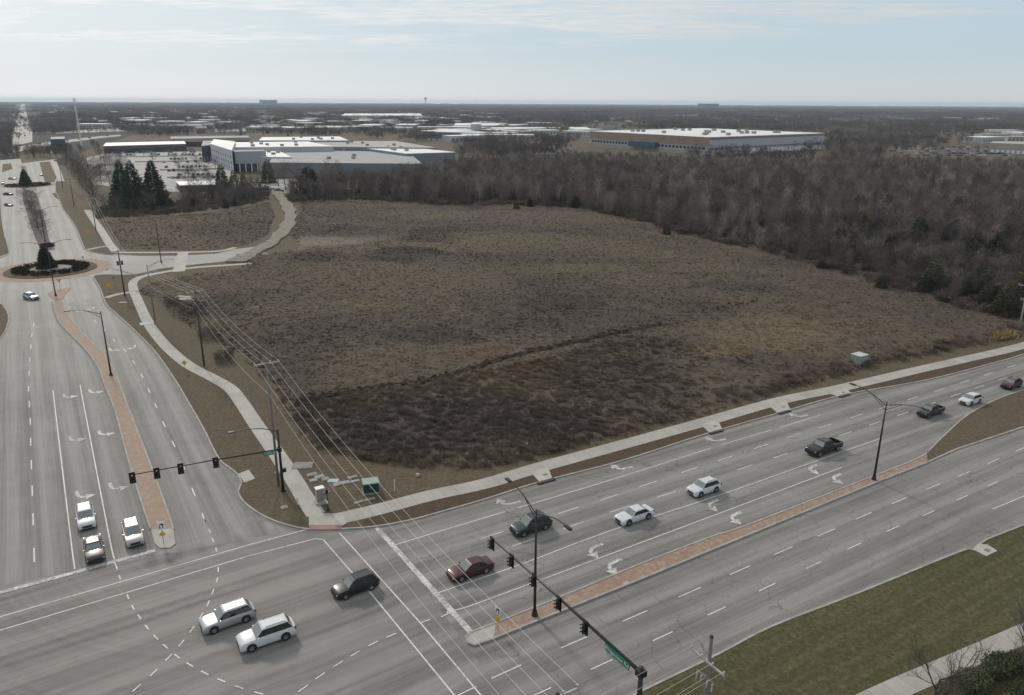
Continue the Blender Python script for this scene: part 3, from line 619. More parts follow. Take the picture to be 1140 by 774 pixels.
def bush_mesh(seed, n=170, h=1.05, w=1.7, tw=.05, L=.7):
    r=random.Random(seed); cr=MB()
    for i in range(n):
        ph=r.uniform(0,6.283); q=r.random()**.6*.55*w; up=r.uniform(.3,1.4)
        blade(cr,(q*math.cos(ph)*.7,q*math.sin(ph)*.7,r.uniform(0,.55)*h),(math.cos(ph)*.8+r.gauss(0,.4),math.sin(ph)*.8+r.gauss(0,.4),up),L*r.uniform(.5,1.2),tw*r.uniform(.6,1.4),r)
    return cr.mesh('bush_growth')
def tuft_mesh(seed, n=26, h=.5, w=.5, tw=.07):
    r=random.Random(seed); cr=MB()
    for i in range(n):
        ph=r.uniform(0,6.283); q=r.random()*.5*w
        blade(cr,(q*math.cos(ph),q*math.sin(ph),-.05),(math.cos(ph)*.8+.5,math.sin(ph)*.8-.2,r.uniform(.5,1.6)),h*r.uniform(.5,1.2),tw*r.uniform(.6,1.4),r)
    return cr.mesh('tuft_growth')
TREES=[bare_tree(s,10.,sp,tw_n,.085,lm,ba,up) for s,sp,tw_n,lm,ba,up in ((7,.24,480,12,.12,1.3),(8,.26,520,13,.2,1.6),(1,.34,700,12,.2,.6),(2,.42,800,13,.15,.45),(3,.28,600,11,.25,.9),(4,.38,750,12,.12,.6),(5,.30,650,10,.3,.75),(6,.45,850,14,.15,.4))]
TJ=[joined(a,b_) for a,b_ in TREES]
CEDARS=[conifer(s,6.,rd,2000,.55,.7,.02) for s,rd in ((11,.28),(12,.34),(13,.24))]
SPRUCE=[conifer(s,16.,rd,5200,.42,.9,.05) for s,rd in ((21,.27),(22,.29),(23,.25))]
CJ=[joined(a,b_) for a,b_ in CEDARS]
FIRS=[conifer(71,6.,.34,4200,.95,.85,.01)]
BUSH=[bush_mesh(s) for s in range(31,36)]
TUFT=[tuft_mesh(s) for s in range(41,46)]

# ------------------------------------------------------------------ the meadow
meadow_px=[(150,325),(170,316),(215,306),(262,302),(275,296),(262,284),(300,283),(330,278),(322,262),(330,246),(335,218),(400,214),(480,219),(560,220),(640,222),(700,230),(760,246),(850,264),(930,284),(1000,300),(1060,315),(1120,330),(1160,340),(1160,372),(1080,388),(955,416),(900,430),(800,459),(700,487),(610,508),(560,520),(520,524),(440,521),(400,512),(352,505),(322,470),(303,434),(268,400),(226,374),(190,352),(176,335),(158,330)]
meadow=GP(meadow_px)
def meadow_sheet():
    P=np.array([(p.x,p.y) for p in meadow]); lo,hi=P.min(0),P.max(0); st=2.2
    nx=int((hi[0]-lo[0])/st)+1; ny=int((hi[1]-lo[1])/st)+1
    X,Y=np.meshgrid(lo[0]+np.arange(nx)*st, lo[1]+np.arange(ny)*st)
    ins=in_poly(X,Y,meadow); Z=.16+.22*(vnoise(X,Y,26,3)+1)+.12*vnoise(X,Y,9,5)+.06*vnoise(X,Y,4,8)
    mb=MB(); idx=-np.ones(X.shape,int); vs=[]
    edge=ins.copy(); edge[1:-1,1:-1]&=ins[:-2,1:-1]&ins[2:,1:-1]&ins[1:-1,:-2]&ins[1:-1,2:]
    Z=np.where(edge,Z,.10)
    for j in range(ny):
        for i in range(nx):
            if ins[j,i]: idx[j,i]=len(vs); vs.append((X[j,i],Y[j,i],Z[j,i]))
    fs=[]
    for j in range(ny-1):
        for i in range(nx-1):
            q=(idx[j,i],idx[j,i+1],idx[j+1,i+1],idx[j+1,i])
            if min(q)>=0: fs.append(q)
    mb.add(vs,fs); return mb
tag(meadow_sheet().build('meadow',M_meadow,smooth_=True),kind='structure')
nm=GP([(112,246),(150,244),(200,240),(250,236),(300,225),(306,240),(298,262),(275,273),(240,279),(180,278.5),(135,277),(125,262)])
b=MB(); b.prism(nm,0,.16); tag(b.build('meadow',M_meadow),kind='structure')
# gravel track and the scraped patch
P=smooth(GP([(262,293),(285,281),(304,270),(315,259),(322,248),(323,239),(319,229),(312,220),(306,212)]),1.2); L_s=[];R_s=[]; rr=random.Random(2)
for i,p in enumerate(P):
    d=(P[min(i+1,len(P)-1)]-P[max(i-1,0)]).normalized(); nn=Vector((-d.y,d.x,0)); w=2.4+.35*math.sin(i*.35)+.3*math.sin(i*.13+1)
    L_s.append(p+nn*(w+rr.uniform(-.25,.35))); R_s.append(p-nn*(w+rr.uniform(-.25,.35)))
b=MB(); b.prism(L_s+R_s[::-1],0.,.60); struct('gravel_track',b,M_gravel)
# tufts of dry grass: denser close by, where single ones show
pt=sample(meadow,1.6,160000); d=np.hypot(pt[:,0],pt[:,1]); tr_=GP([(262,283),(285,276),(310,270),(350,266),(385,264),(418,264),(425,268),(400,272),(375,277),(340,279),(300,283)]); keep=(rng.random(len(pt))<np.clip(150/d,0,1)**1.2)&(~in_poly(pt[:,0],pt[:,1],tr_)|(rng.random(len(pt))<.25)); pt=pt[keep]
zz=.16+.22*(vnoise(pt[:,0],pt[:,1],26,3)+1)-.02
scatter('meadow_grass',pt,rng.uniform(.35,.95,len(pt)),TUFT,M_tuft,zs=zz)
# low brush: patchy over the meadow, thick towards the junction corner
thick=GP([(330,470),(352,500),(400,511),(440,520),(520,523),(560,519),(620,504),(700,482),(760,470),(860,440),(850,405),(790,372),(700,376),(620,398),(540,415),(470,430),(380,442),(330,440)])
p1=sample(thick,2.2); gx0,gx1=G(620,440).x,G(800,430).x; fade=np.clip((gx1-p1[:,0])/(gx1-gx0),.10,1)+.25*vnoise(p1[:,0],p1[:,1],14,31); p1=p1[(vnoise(p1[:,0],p1[:,1],16,21)>-.85)&(rng.random(len(p1))<fade)]
p2=sample(meadow,.16); v=vnoise(p2[:,0],p2[:,1],38,5)+.5*vnoise(p2[:,0],p2[:,1],12,6); p2=p2[v>.15]
strip_e=GP([(800,440),(900,415),(955,402),(1060,378),(1148,362),(1148,372),(1080,386),(955,414),(900,428),(800,457)]); p3=sample(strip_e,.35)
pb=np.concatenate([p1,p2,p3]); sc=np.concatenate([rng.uniform(.25,.8,len(p1)),rng.uniform(.16,.42,len(p2)),rng.uniform(.5,1.2,len(p3))])
n2=len(p2); scatter('low_scrub',p2,sc[len(p1):len(p1)+n2],BUSH,M_scrubm,z=.34); scatter('meadow_brush',np.concatenate([p1,p3]),np.concatenate([sc[:len(p1)],sc[len(p1)+n2:]]),BUSH,[M_scrubm,M_scrubm,M_brush],z=.2)
nb_=sample(nm,.8,60000); scatter('verge_grass',nb_,rng.uniform(.4,1.,len(nb_)),TUFT,M_tuft,z=.15); nb2=sample(nm,.05,9000); nb2=nb2[vnoise(nb2[:,0],nb2[:,1],22,8)>0]; scatter('verge_brush',nb2,rng.uniform(.3,.7,len(nb2)),BUSH,M_scrubm,z=.12)
# the ditch line: a narrow dark run of brush through the meadow
ditch=smooth(GP([(352,447),(420,434),(470,428),(520,414),(575,398),(630,386),(690,372),(740,362),(790,347),(840,338)]),1.)
ditch_n=[p for p in ditch if p.x<G(740,362).x]; b=MB(); b.strip(ditch_n,.6,.70); struct('ditch',b,mat('dark_ditch_strip',(.022,.018,.016),(.05,.041,.035),scale=.5,rough=1,spec=0.))  # very dark strip laid along the ditch line
pd=np.array([(p.x+random.gauss(0,.9),p.y+random.gauss(0,.9)+.6) for p in ditch for _ in range(4) if random.random()<(1. if p.x<G(690,372).x else .35)])
scatter('ditch_brush',pd,rng.uniform(.22,.5,len(pd)),BUSH,mat('dark_ditch_stems',(.055,.044,.038),(.07,.056,.048),rough=1),z=.3)  # stems of a darker tone along the ditch line
pg=np.array([(G(1108+i%12*1.6,379-i*.25).x,G(1108+i%12*1.6,379-i*.25).y) for i in range(24)])
scatter('golden_reeds',pg,rng.uniform(2.2,3.8,24),TUFT,M_gold,z=.15)

# ------------------------------------------------------------------ the woods
wood_a=GP([(322,226),(400,223),(480,229),(560,230),(640,232),(700,245),(760,262),(850,282),(930,303),(1000,325),(1060,341),(1150,360),(1290,330),(1330,230),(1250,185),(1100,182),(930,178),(860,182),(790,180),(700,176),(620,175),(540,183),(480,196),(420,204),(370,208),(325,212)])
b=MB(); b.sheet(wood_a,.135); struct('wood_floor',b,mat('leaf_litter',(.075,.058,.046),(.11,.088,.068),scale=.15,rough=1,detail=8))
pw=sample(wood_a,.055); dw=np.hypot(pw[:,0],pw[:,1]); pw=pw[rng.random(len(pw))<np.where(dw<330,1.,.72)]; dw=np.hypot(pw[:,0],pw[:,1])
wn_=vnoise(pw[:,0],pw[:,1],60,9); sw=(0.75+.17*wn_+rng.uniform(-.22,.25,len(pw)))*np.where(dw<300,.75,1.)*np.where(dw>560,.62,1.)*np.where(rng.random(len(dw))<.12,1.25,1.)
order=np.argsort(dw); ind=order[:190]; rest=order[190:]
def place_tree(kit, loc, s, rz, tm, cm, name, label, cat, group):
    r=empty(name,loc,rz,label,cat,group); r.scale=(s,s,s)
    link('trunk',kit[0],None,r); link('crown',kit[1],None,r); return r
for (a,b_) in TREES: a.materials.append(M_bark); b_.materials.append(M_twig)
TREES_PALE=[]
for a,b_ in TREES[:3]:
    c=b_.copy(); c.materials.clear(); c.materials.append(M_twig_pale); TREES_PALE.append((a,c))
for a,b_ in CEDARS+FIRS: a.materials.append(M_bark); b_.materials.append(M_cedar)
for a,b_ in SPRUCE: a.materials.append(M_bark); b_.materials.append(M_needle)
for k,i in enumerate(ind):
    pale=k%7==3; kit=(TREES_PALE if pale else TREES)[k%3 if pale else k%6]
    place_tree(kit,(pw[i,0],pw[i,1],.1),sw[i],rng.uniform(0,6.28),None,None,'bare_tree',
        'pale silvery bare tree in the front rows of the wood behind the meadow' if pale else 'small leafless brown tree in the front rows of the wood behind the meadow','tree',
        'pale bare trees along the wood edge' if pale else 'brown bare trees along the wood edge')
wood_b=GP([(925,181),(925,152),(985,156),(982,178)])
pw2=sample(wood_b,.014,14000)
scatter('bare_woodland',np.concatenate([pw[rest],pw2]),np.concatenate([sw[rest],rng.uniform(.8,1.15,len(pw2))]),TJ+TJ[:2]+TJ[3:5]+CJ[:1],[M_twig]*8+[M_twig_pale]*2+[M_twig]*2+[M_cedar],z=.1)
# understorey
pu=sample(wood_a,.10,40000); pu=pu[np.hypot(pu[:,0],pu[:,1])<420]
scatter('wood_undergrowth',pu,rng.uniform(1.3,2.8,len(pu)),BUSH,M_brush,z=.1)
rc0=random.Random(55)
# cedars among the bare trees, named one by one where they stand out
ced=[(742,262,13),(1030,326,24),(1080,300,34),(1110,290,34),(1120,352,40),(1095,330,34),(1108,345,30),(1130,340,40),(1062,318,20),(980,322,18),(915,300,14),(905,262,13),(1000,286,22),(1025,282,24),(1050,272,20),(530,225,14),(575,233,9),(590,231,11),(640,216,10),(760,240,10),(975,250,16),(1120,262,24),(1075,262,22),(1010,245,12),(1090,245,18),(850,232,10),(700,222,9),(620,228,10)]
for _ in range(75):
    ced.append((rc0.uniform(930,1150),rc0.uniform(235,350),rc0.uniform(20,34)))
for _ in range(22):
    ced.append((rc0.uniform(560,960),rc0.uniform(205,262),rc0.uniform(10,16)))
for k,(x,y,hp) in enumerate(ced):
    h=max(2.5,HG(x,y,x,y-hp)); p=G(x,y)
    if k>=28 and not in_poly(np.array([p.x]),np.array([p.y]),wood_a)[0]: continue
    cdr=place_tree(CEDARS[k%3],(p.x,p.y,.1),h/6.,k*1.3,None,None,'cedar',('dark lone cedar standing out from the wood on the meadow edge' if k==0 else 'round dark cedar at the wood edge above the white utility box' if k==1 else 'dark green cedar growing among the bare brown trees of the wood'),'tree','cedars in the wood' if k>1 else None); cdr.scale=(h/6.*1.35,h/6.*1.35,h/6.)
def tree_at(x,y,hp,kits,label,name='bare_tree',group=None,nat=10.,wid=1.,cat='tree'):
    h=max(1.,HG(x,y,x,y-hp)); p=G(x,y); k=kits[int(x*7+y*3)%len(kits)]
    r=place_tree(k,(p.x,p.y,.1),h/nat,x*.7,None,None,name,label,cat,group); r.scale=(h/nat*wid,h/nat*wid,h/nat); return r
# row of bare trees right of the left-hand road, and the belt north of the meadow
for k,(x,y,hp) in enumerate([(76,189,18),(80,192,22),(84,197,26),(88,203,28),(92,208,30),(96,214,34),(100,220,38),(104,228,40),(108,236,38),(90,194,24),(97,204,28),(103,214,30)]):
    tree_at(x,y,hp,TREES,'bare tree in the row along the wires beside the far left road',group='bare trees in the row beside the left road',wid=1.2)
belt=GP([(108,244),(150,242),(200,238),(250,233),(300,223),(300,210),(270,212),(230,216),(190,226),(150,230),(112,232)])
pbt=sample(belt,.03); pbt=pbt[rng.permutation(len(pbt))[:90]]
for k,p in enumerate(pbt):
    cd_=k%6==5; kit=(CEDARS if cd_ else TREES)[k%3 if cd_ else k%6]; s=rng.uniform(.5,.85)*(1.1 if cd_ else 1)
    place_tree(kit,(p[0],p[1],.1),s*(1.2 if cd_ else 1),k,None,None,'cedar' if cd_ else 'bare_tree','short dark evergreen in the belt of trees in front of the car park' if cd_ else 'thin bare tree in the belt of trees in front of the car park','tree','evergreens in the belt before the car park' if cd_ else 'bare trees in the belt before the car park')
pu=sample(belt,.2,4000); scatter('belt_undergrowth',pu,rng.uniform(1.,1.9,len(pu)),BUSH,M_brush,z=.1)
tree_at(139,229,52,SPRUCE,'tall blue-green spruce, left and palest of the three big spruces before the car park','spruce',nat=16.,wid=1.1)
tree_at(151,233,56,SPRUCE,'tall spruce standing in the middle of the three big spruces before the car park','spruce',nat=16.,wid=1.15)
tree_at(174,231,55,SPRUCE,'tall dark spruce, right-hand one of the three big spruces before the car park','spruce',nat=16.,wid=1.1)
tree_at(248,214,34,CEDARS,'round bushy evergreen in front of the white office block, left of its front','evergreen_tree',nat=6.)
tree_at(262,216,28,CEDARS,'lower dark evergreen below the grey front block of the warehouse','evergreen_tree',nat=6.,wid=.9)
tree_at(299,204,28,CEDARS,'wide dark evergreen right of the grey block, left of the track end','evergreen_tree',nat=6.,wid=1.3)
tree_at(345,214,32,CEDARS,'rounded dark evergreen at the right of the gravel track end','evergreen_tree',nat=6.,wid=1.5)
tree_at(272,213,22,CEDARS,'small dark evergreen beside the parked cars near the gravel track','evergreen_tree',nat=6.,wid=1.)
tree_at(395,184,13,CEDARS,'small pointed evergreen rising against the blue-grey warehouse wall','evergreen_tree',nat=6.)
for x,y,hp in [(225,216,24),(236,214,22),(318,212,30),(328,213,30),(337,212,28),(360,213,26),(372,210,30),(310,208,22),(288,208,20),(124,212,24),(113,205,22),(208,206,18),(216,204,18)]:
    tree_at(x,y,hp,TREES,'bare tree standing round the car park and warehouse front',group='bare trees round the car park',wid=1.25)
# median trees between the two roundabouts
for x,y,hp in [(30,224,17),(33,232,18),(36,238,16),(38,245,20),(41,251,18),(43,258,18),(46,263,16),(48,250,16),(35,226,16)]:
    tree_at(x,y,hp,TREES,'small bare ornamental tree planted in the mulched median between the roundabouts',group='small trees in the planted median',wid=1.5)
tree_at(52,300,27,FIRS,'dense conical conifer in the middle of the near roundabout','conifer',nat=6.,wid=1.0)
tree_at(29,207,19,FIRS,'dark pointed conifer in the middle of the far roundabout','conifer',nat=6.,wid=.95)
tree_at(28,198,14,TREES,'bare tree behind the conifer of the far roundabout',wid=1.)
b=MB()
def bush_ring(name,c,r0,r1,n,s0,s1,label,mt=None):
    mb=MB(); r=random.Random(5)
    for i in range(n):
        ph=r.uniform(0,6.283); rr=r.uniform(r0,r1); cx,cy=rr*math.cos(ph),rr*math.sin(ph)
        for _ in range(26): blade(mb,(cx+r.gauss(0,.25),cy+r.gauss(0,.25),r.uniform(.1,.7)*s1),(r.gauss(0,.6),r.gauss(0,.6),.6),r.uniform(.2,.45),r.uniform(.12,.25),r)
    o=mb.build(name,mt or M_darkhedge); o.location=(c.x,c.y,.15); tag(o,label,'hedge'); return o
bush_ring('ring_hedge',RB,6.0,9.6,420,0,1.3,'dark clipped ring of low shrubs round the conifer bed of the near roundabout')
bush_ring('ring_hedge',RB2,6.,11.,220,0,1.0,'dark low shrubs round the conifer of the far roundabout')
bush_ring('clipped_bush',G(53,277),0,2.0,60,0,2.2,'dark round bush at the tip of the planted median')
# brambles and saplings by the utility poles
for x,y,hp,l in [(214,352,22,'leafless thicket at the foot of the scrap pile left of the utility pole'),(232,377,16,'tangled leafless shrub low beside the dark utility pole'),(250,403,16,'dark round shrub under the overhead wires right of the dark utility pole'),(192,340,12,'small grey leafless shrub beside the debris heap')]:
    p=G(x,y); mb=MB(); r=random.Random(x); h=HG(x,y,x,y-hp)
    for i in range(700):
        ph=r.uniform(0,6.283); q=r.random()**.5
        blade(mb,(q*h*.8*math.cos(ph)*.7,q*h*.8*math.sin(ph)*.7,r.uniform(0,.6)*h),(math.cos(ph)+r.gauss(0,.4),math.sin(ph)+r.gauss(0,.4),r.uniform(.2,1.4)),h*.35,.06,r)
    o=mb.build('leafless_shrub',M_brush); o.location=(p.x,p.y,.2); tag(o,l,'shrub')
# debris: bits of pale rubble and a rusty heap in the meadow corner
mb=MB(); r=random.Random(3)
for i in range(22): q=G(196+r.uniform(0,16),336+r.gauss(0,1.0)); mb.box((q.x,q.y,.7),(r.uniform(.5,1.8),r.uniform(.4,1.2),r.uniform(.2,.7)),r.uniform(0,3))
tag(mb.build('rubble_row',M_walk),'row of broken pale concrete pieces in the brush left of the dark utility pole','rubble')
mb=MB(); q=G(212,340.5)
for i in range(14): mb.box((q.x+r.gauss(0,1.2),q.y+r.gauss(0,1),.5+r.random()*.5),(1.2,.8,.5),r.uniform(0,3))
tag(mb.build('rusty_heap',mat('rusty_brown',(.20,.09,.06),(.12,.06,.045),scale=2,rough=1)),'rust brown heap of scrap beside the pale rubble in the meadow corner','scrap heap')
for k,(x,y) in enumerate([(465,531),(520,508),(533,511),(547,508),(586,497),(600,495),(535,509.5),(545,509)][:5]):
    q=G(x,y); mb=MB(); mb.box((q.x,q.y,.3),(.55,.4,.3),k,.7); me=mb.mesh('stone'); o=link('pale_stone',me,M_walk); tag(o,'pale stone lying at the lower edge of the brush above the right-hand pavement','stone','pale stones at the brush edge')

# a near leafless tree in full detail
def near_tree(x,y,z,h,seed,label):
    r=random.Random(seed); tk=MB(); cr=MB()
    def grow(p,d,L,rad,lev):
        pts=[p]; q=p.copy(); dd=d.copy()
        for i in range(4):
            dd=(dd+Vector((r.gauss(0,.13),r.gauss(0,.13),.05))).normalized(); q=q+dd*L/4; pts.append(q.copy())
        (tk if lev<2 else cr).tube(pts,rad,rad*.45,6 if lev<2 else 3,False)
        if lev>=5: return
        nb=(5,5,4,4,3)[lev]
        for i in range(nb):
            t=.35+.65*(i+1)/nb if lev else .30+.7*(i+1)/nb; a=pts[min(4,int(t*4))]
            s=Vector((r.gauss(0,1),r.gauss(0,1),r.gauss(0,.35)+.45)).normalized(); nd=(dd*.75+s*.8).normalized()
            grow(a,nd,L*r.uniform(.55,.75),rad*.5,lev+1)
    grow(Vector((0,0,0)),Vector((0,0,1)),h*.36,h*.017,0)
    root=empty('bare_tree',G(x,y,z),0,label,'tree'); tk.build('trunk',M_bark,root); cr.build('crown',M_bark,root); root.location.z=.1
near_tree(1037,800,0,9.5,4,'leafless branching tree in front of the lawn pavement near the lower right corner')
near_tree(1138,752,0,8.5,9,'leafless tree cut by the right edge of the photo, over the lawn pavement')
# hedges at the lower right
def hedge(pts,w,h,label,n,mt):
    P=smooth(GP(pts),.5); mb=MB(); r=random.Random(8)
    for i in range(n):
        p=r.choice(P); a=r.uniform(-.5,.5)*w; z=h*(r.random()**.5); bul=.75+.25*math.sin(p.x*1.7)
        blade(mb,(p.x+a*bul+r.gauss(0,.1),p.y+r.uniform(-.5,.5)*w*bul,.1+z*bul),(r.gauss(0,.6),r.gauss(0,.6),.7),r.uniform(.14,.3),r.uniform(.08,.16),r)
    tag(mb.build('hedge',mt),label,'hedge')
hedge([(1075,772),(1095,758),(1120,744),(1132,738)],2.0,1.3,'green clipped hedge row below the lawn pavement in the lower right corner',9000,M_hedge)
hedge([(1120,800),(1150,780),(1175,762)],2.4,1.5,'darker hedge beyond the lower right corner',5000,M_hedge)

# ------------------------------------------------------------------ buildings
def facade_mat(name,a,**k): return mat(name,a,**k)
M_wall_grey=mat('blue_grey_cladding',(.17,.20,.235),(.15,.175,.21),scale=.05,rough=.6)
M_wall_white=mat('white_cladding',(.40,.42,.45),(.36,.38,.41),scale=.05,rough=.6)
M_wall_tan=mat('tan_brick_wall',(.32,.22,.165),(.27,.185,.14),scale=.1,rough=.9)
M_wall_beige=mat('beige_wall',(.38,.34,.28),(.33,.295,.245),scale=.1,rough=.9)
M_wall_dark=mat('dark_brick_wall',(.11,.095,.09),(.085,.075,.07),scale=.1,rough=.9)
M_roof_dark=mat('dark_shingle_roof',(.12,.115,.115),(.09,.085,.085),scale=.3,rough=.9)
M_roof_grey=mat('grey_roof_membrane',(.30,.30,.31),(.25,.25,.26),scale=.05,rough=.8)
M_roof_tan=mat('gravel_ballast_roof',(.40,.38,.34),(.33,.31,.28),scale=.08,rough=.9)
M_mauve=mat('mauve_stripe',(.26,.17,.18),rough=.7)
M_blue=mat('blue_cladding',(.03,.08,.17),rough=.5)
def quadbox(parent,corners,z0,z1,wm_,rm,win=None,par=.5,rname='roof'):
    """walled block on four ground corners with a parapet and a membrane roof"""
    P=[Vector((c[0],c[1],0)) for c in corners]; c=sum(P,Vector())/4
    mb=MB(); mb.prism(P,z0,z1); mb.build('wall',wm_,parent)
    I=[p.lerp(c,0.004) for p in P]; mb=MB(); mb.prism([p.lerp(c,-.002) for p in P],z1+.003,z1+.35); mb.build(rname,rm,parent)
def wall_feats(parent,a,c,z0,z1,n,w,name,m,proud=.12,t0=0.02,t1=.98):
    """n openings along the wall from a to c"""
    a=Vector((a[0],a[1],0)); c=Vector((c[0],c[1],0)); d=(c-a); L=d.length; d.normalize(); ang=math.atan2(d.y,d.x)
    for i in range(n):
        t=t0+(t1-t0)*(i+.5)/n; p=a+d*L*t; mb=MB(); mb.box((p.x,p.y,(z0+z1)/2),(w,proud*2,z1-z0),ang); mb.build(name,m,parent)
def roof_units(parent,P,z,n,seed=1,s=3.):
    r=random.Random(seed)
    for i in range(n):
        u,v=r.uniform(.1,.9),r.uniform(.1,.9); p=(P[0].lerp(P[1],u)).lerp(P[3].lerp(P[2],u),v); mb=MB(); mb.box((p.x,p.y,z+s*.3+.35),(s,s*.7,s*.6),r.uniform(0,.3)); mb.build('rooftop_unit',M_roof_grey,parent)
# the big warehouse on the right
zt=16.; L_=G(656.5,146.3,zt); Fr=G(790,153.2,zt); Rt=G(918,148.6,zt); Bk=L_+Rt-Fr
wh=empty('warehouse',(0,0,0),0,'huge flat warehouse behind the wood, white roofed, with brown left face and striped right face','warehouse')
quadbox(wh,[L_,Fr,Rt,Bk],0,zt,M_wall_white,M_roof_w)
def face(parent,a,c,z0,z1,m,name,out=.15,t0=0.,t1=1.):
    a=Vector((a[0],a[1],0)); c=Vector((c[0],c[1],0)); p=a.lerp(c,(t0+t1)/2); d=c-a; L=d.length*(t1-t0); ang=math.atan2(d.y,d.x); mb=MB(); mb.box((p.x,p.y,(z0+z1)/2),(L,out*2,z1-z0),ang); mb.build(name,m,parent)
face(wh,L_,Fr,8.2,zt-.1,M_wall_tan,'cladding_panel'); face(wh,L_,Fr,0,3.8,M_wall_beige,'cladding_panel',.18)
face(wh,Fr,Rt,zt-2.2,zt-.2,M_mauve,'stripe'); face(wh,Fr,Rt,5.6,6.9,M_mauve,'stripe',.2)
wall_feats(wh,L_,Fr,5,7.4,34,3.0,'window',M_glass_b,.3); wall_feats(wh,Fr,Rt,0,4.2,30,4.5,'dock_door',M_sign_white,.3)
p=L_.lerp(Fr,.50); mb=MB(); mb.box((p.x,p.y-2,6.5),(38,8,5),math.atan2((Fr-L_).y,(Fr-L_).x)); mb.build('entrance_canopy',M_blue,wh)
roof_units(wh,[L_,Fr,Rt,Bk],zt,22,4,4.)
# the sprawling warehouse and offices on the left
def roofquad(px,z): return [G(x,y,z) for x,y in px]
ww=empty('warehouse',(0,0,0),0,'sprawling warehouse of white and grey flat roofs with blue-grey walls left of centre','warehouse')
for px,z,wm_,rm in (([(300,181.5),(470,183),(447,164),(310,165)],8.5,M_wall_grey,M_roof_grey),
                    ([(254,164.5),(371,163.5),(343,158.0),(252,159.0)],12.5,M_wall_white,M_roof_w),
                    ([(372,164.),(486,165),(440,157.5),(344,157.8)],11.5,M_wall_grey,M_roof_tan),
                    ([(452,171.5),(507,170),(455,164.2),(400,164.6)],10.5,M_wall_grey,M_roof_w),
                    ([(288,156.8),(388,156.8),(378,152.5),(292,153.2)],12.9,M_wall_grey,M_roof_w),
                    ([(262,175),(325,175.5),(305,166),(262,166)],9.5,M_wall_white,M_roof_w)):
    Q=roofquad(px,z); quadbox(ww,Q,0,z,wm_,rm); roof_units(ww,Q,z,7,int(px[0][0]),2.6)
face(ww,G(300,184,0),G(470,186,0),2.,2.6,M_wall_dark,'wall_joint',.2)
off_=empty('office_block',(0,0,0),0,'white office tower end of the warehouse with banded windows, beside the car park','office building')
Q=roofquad([(258,168),(262,158),(238,155.5),(234,160.5)],14.5); quadbox(off_,Q,0,14.5,M_wall_white,M_roof_w)
for z in (2.2,5.8,9.6): wall_feats(off_,Q[3],Q[0],z,z+1.5,9,1.8,'window',M_glass_b,.15)
gb=empty('office_block',(0,0,0),0,'square windowless grey block on glass ground floor in front of the white warehouse roof','office building')
a_,c_=G(263.5,192),G(298,191); hb=HG(263.5,192,263.5,169.5); n_=Vector((-(c_-a_).y,(c_-a_).x,0)).normalized()*16; Q=[a_,c_,c_+n_,a_+n_]; quadbox(gb,Q,hb*.42,hb,mat('light_blue_grey_panels',(.36,.39,.42),rough=.5),M_roof_grey)
I=[p.lerp(sum(Q,Vector())/4,.06) for p in Q]; mb=MB(); mb.prism(I,0,hb*.42); mb.build('ground_floor_glazing',M_glass_b,gb)
wall_feats(gb,Q[0],Q[1],0,hb*.42,5,.6,'column',M_sign_white,.3)
db=empty('office_block',(0,0,0),0,'dark slate grey cube between the car park and the white office tower','office building')
Q=roofquad([(224,163),(235,162),(236,157),(226,157.5)],12.); quadbox(db,Q,0,12.,mat('slate_panels',(.10,.11,.12),rough=.6),M_roof_grey); wall_feats(db,Q[0],Q[1],0,4,3,.6,'column',M_sign_white,.3)
sm=empty('shop_building',(0,0,0),0,'long low dark building with a bright white roof edge behind the car park','shop building')
Q=roofquad([(115,163),(207,160.5),(205,157.5),(118,159.5)],6.5); quadbox(sm,Q,0,6.5,M_wall_dark,M_roof_w); wall_feats(sm,Q[0],Q[1],.4,4.,22,3.4,'window',M_glass_b,.2)
c2=empty('shop_building',(0,0,0),0,'long grey two-level building behind the white edged one with a row of pale doors','shop building')
Q=roofquad([(190,155),(278,153.5),(276,151.5),(190,152.5)],8.); quadbox(c2,Q,0,8.,M_wall_beige,M_roof_grey); wall_feats(c2,Q[0],Q[1],.4,5.,14,6,'door',M_glass_b,.2)
lo=empty('low_building',(0,0,0),0,'low flat brown walled shed with a pale roof right of the spruces','shed')
Q=roofquad([(200,207),(248,206),(240,201.5),(196,203)],3.5); quadbox(lo,Q,0,3.5,M_wall_dark,M_roof_w)
bl=empty('billboard_building',(0,0,0),0,'small dark blue building standing right of the far end of the left road','shop building')
Q=roofquad([(56,155.5),(72,155),(72,152.5),(57,153)],12.); quadbox(bl,Q,0,12.,M_blue,M_roof_grey); wall_feats(bl,Q[0],Q[1],2,8,4,5,'window',M_glass_b,.2)
tb=empty('low_building',(0,0,0),0,'long tan windowless building beside the right-hand car park at the right edge','warehouse')
Q=roofquad([(1102,159.5),(1190,163),(1190,158.5),(1106,157.8)],9.); quadbox(tb,Q,0,9.,M_wall_beige,M_roof_tan); wall_feats(tb,Q[0],Q[1],0,3,14,3,'dock_door',M_sign_white,.2)
fw=empty('warehouse',(0,0,0),0,'distant long white roofed warehouse left of centre beyond the rooftops','warehouse')
Q=roofquad([(380,128.8),(470,128.8),(468,126.6),(384,126.6)],11.); quadbox(fw,Q,0,11.,M_wall_white,M_roof_w); wall_feats(fw,Q[0],Q[1],0,5,16,12,'dock_door',M_wall_grey,.5)
hs=empty('white_hall',(0,0,0),0,'long white building with a raised middle in the town right of the warehouse','hall')
Q=roofquad([(505,140),(558,140),(557,137.4),(507,137.4)],8.); quadbox(hs,Q,0,8.,M_wall_white,M_roof_w); Q2=roofquad([(524,138.5),(536,138.5),(536,136.8),(525,136.8)],16.); quadbox(hs,Q2,8.4,16.,M_wall_white,M_roof_w)
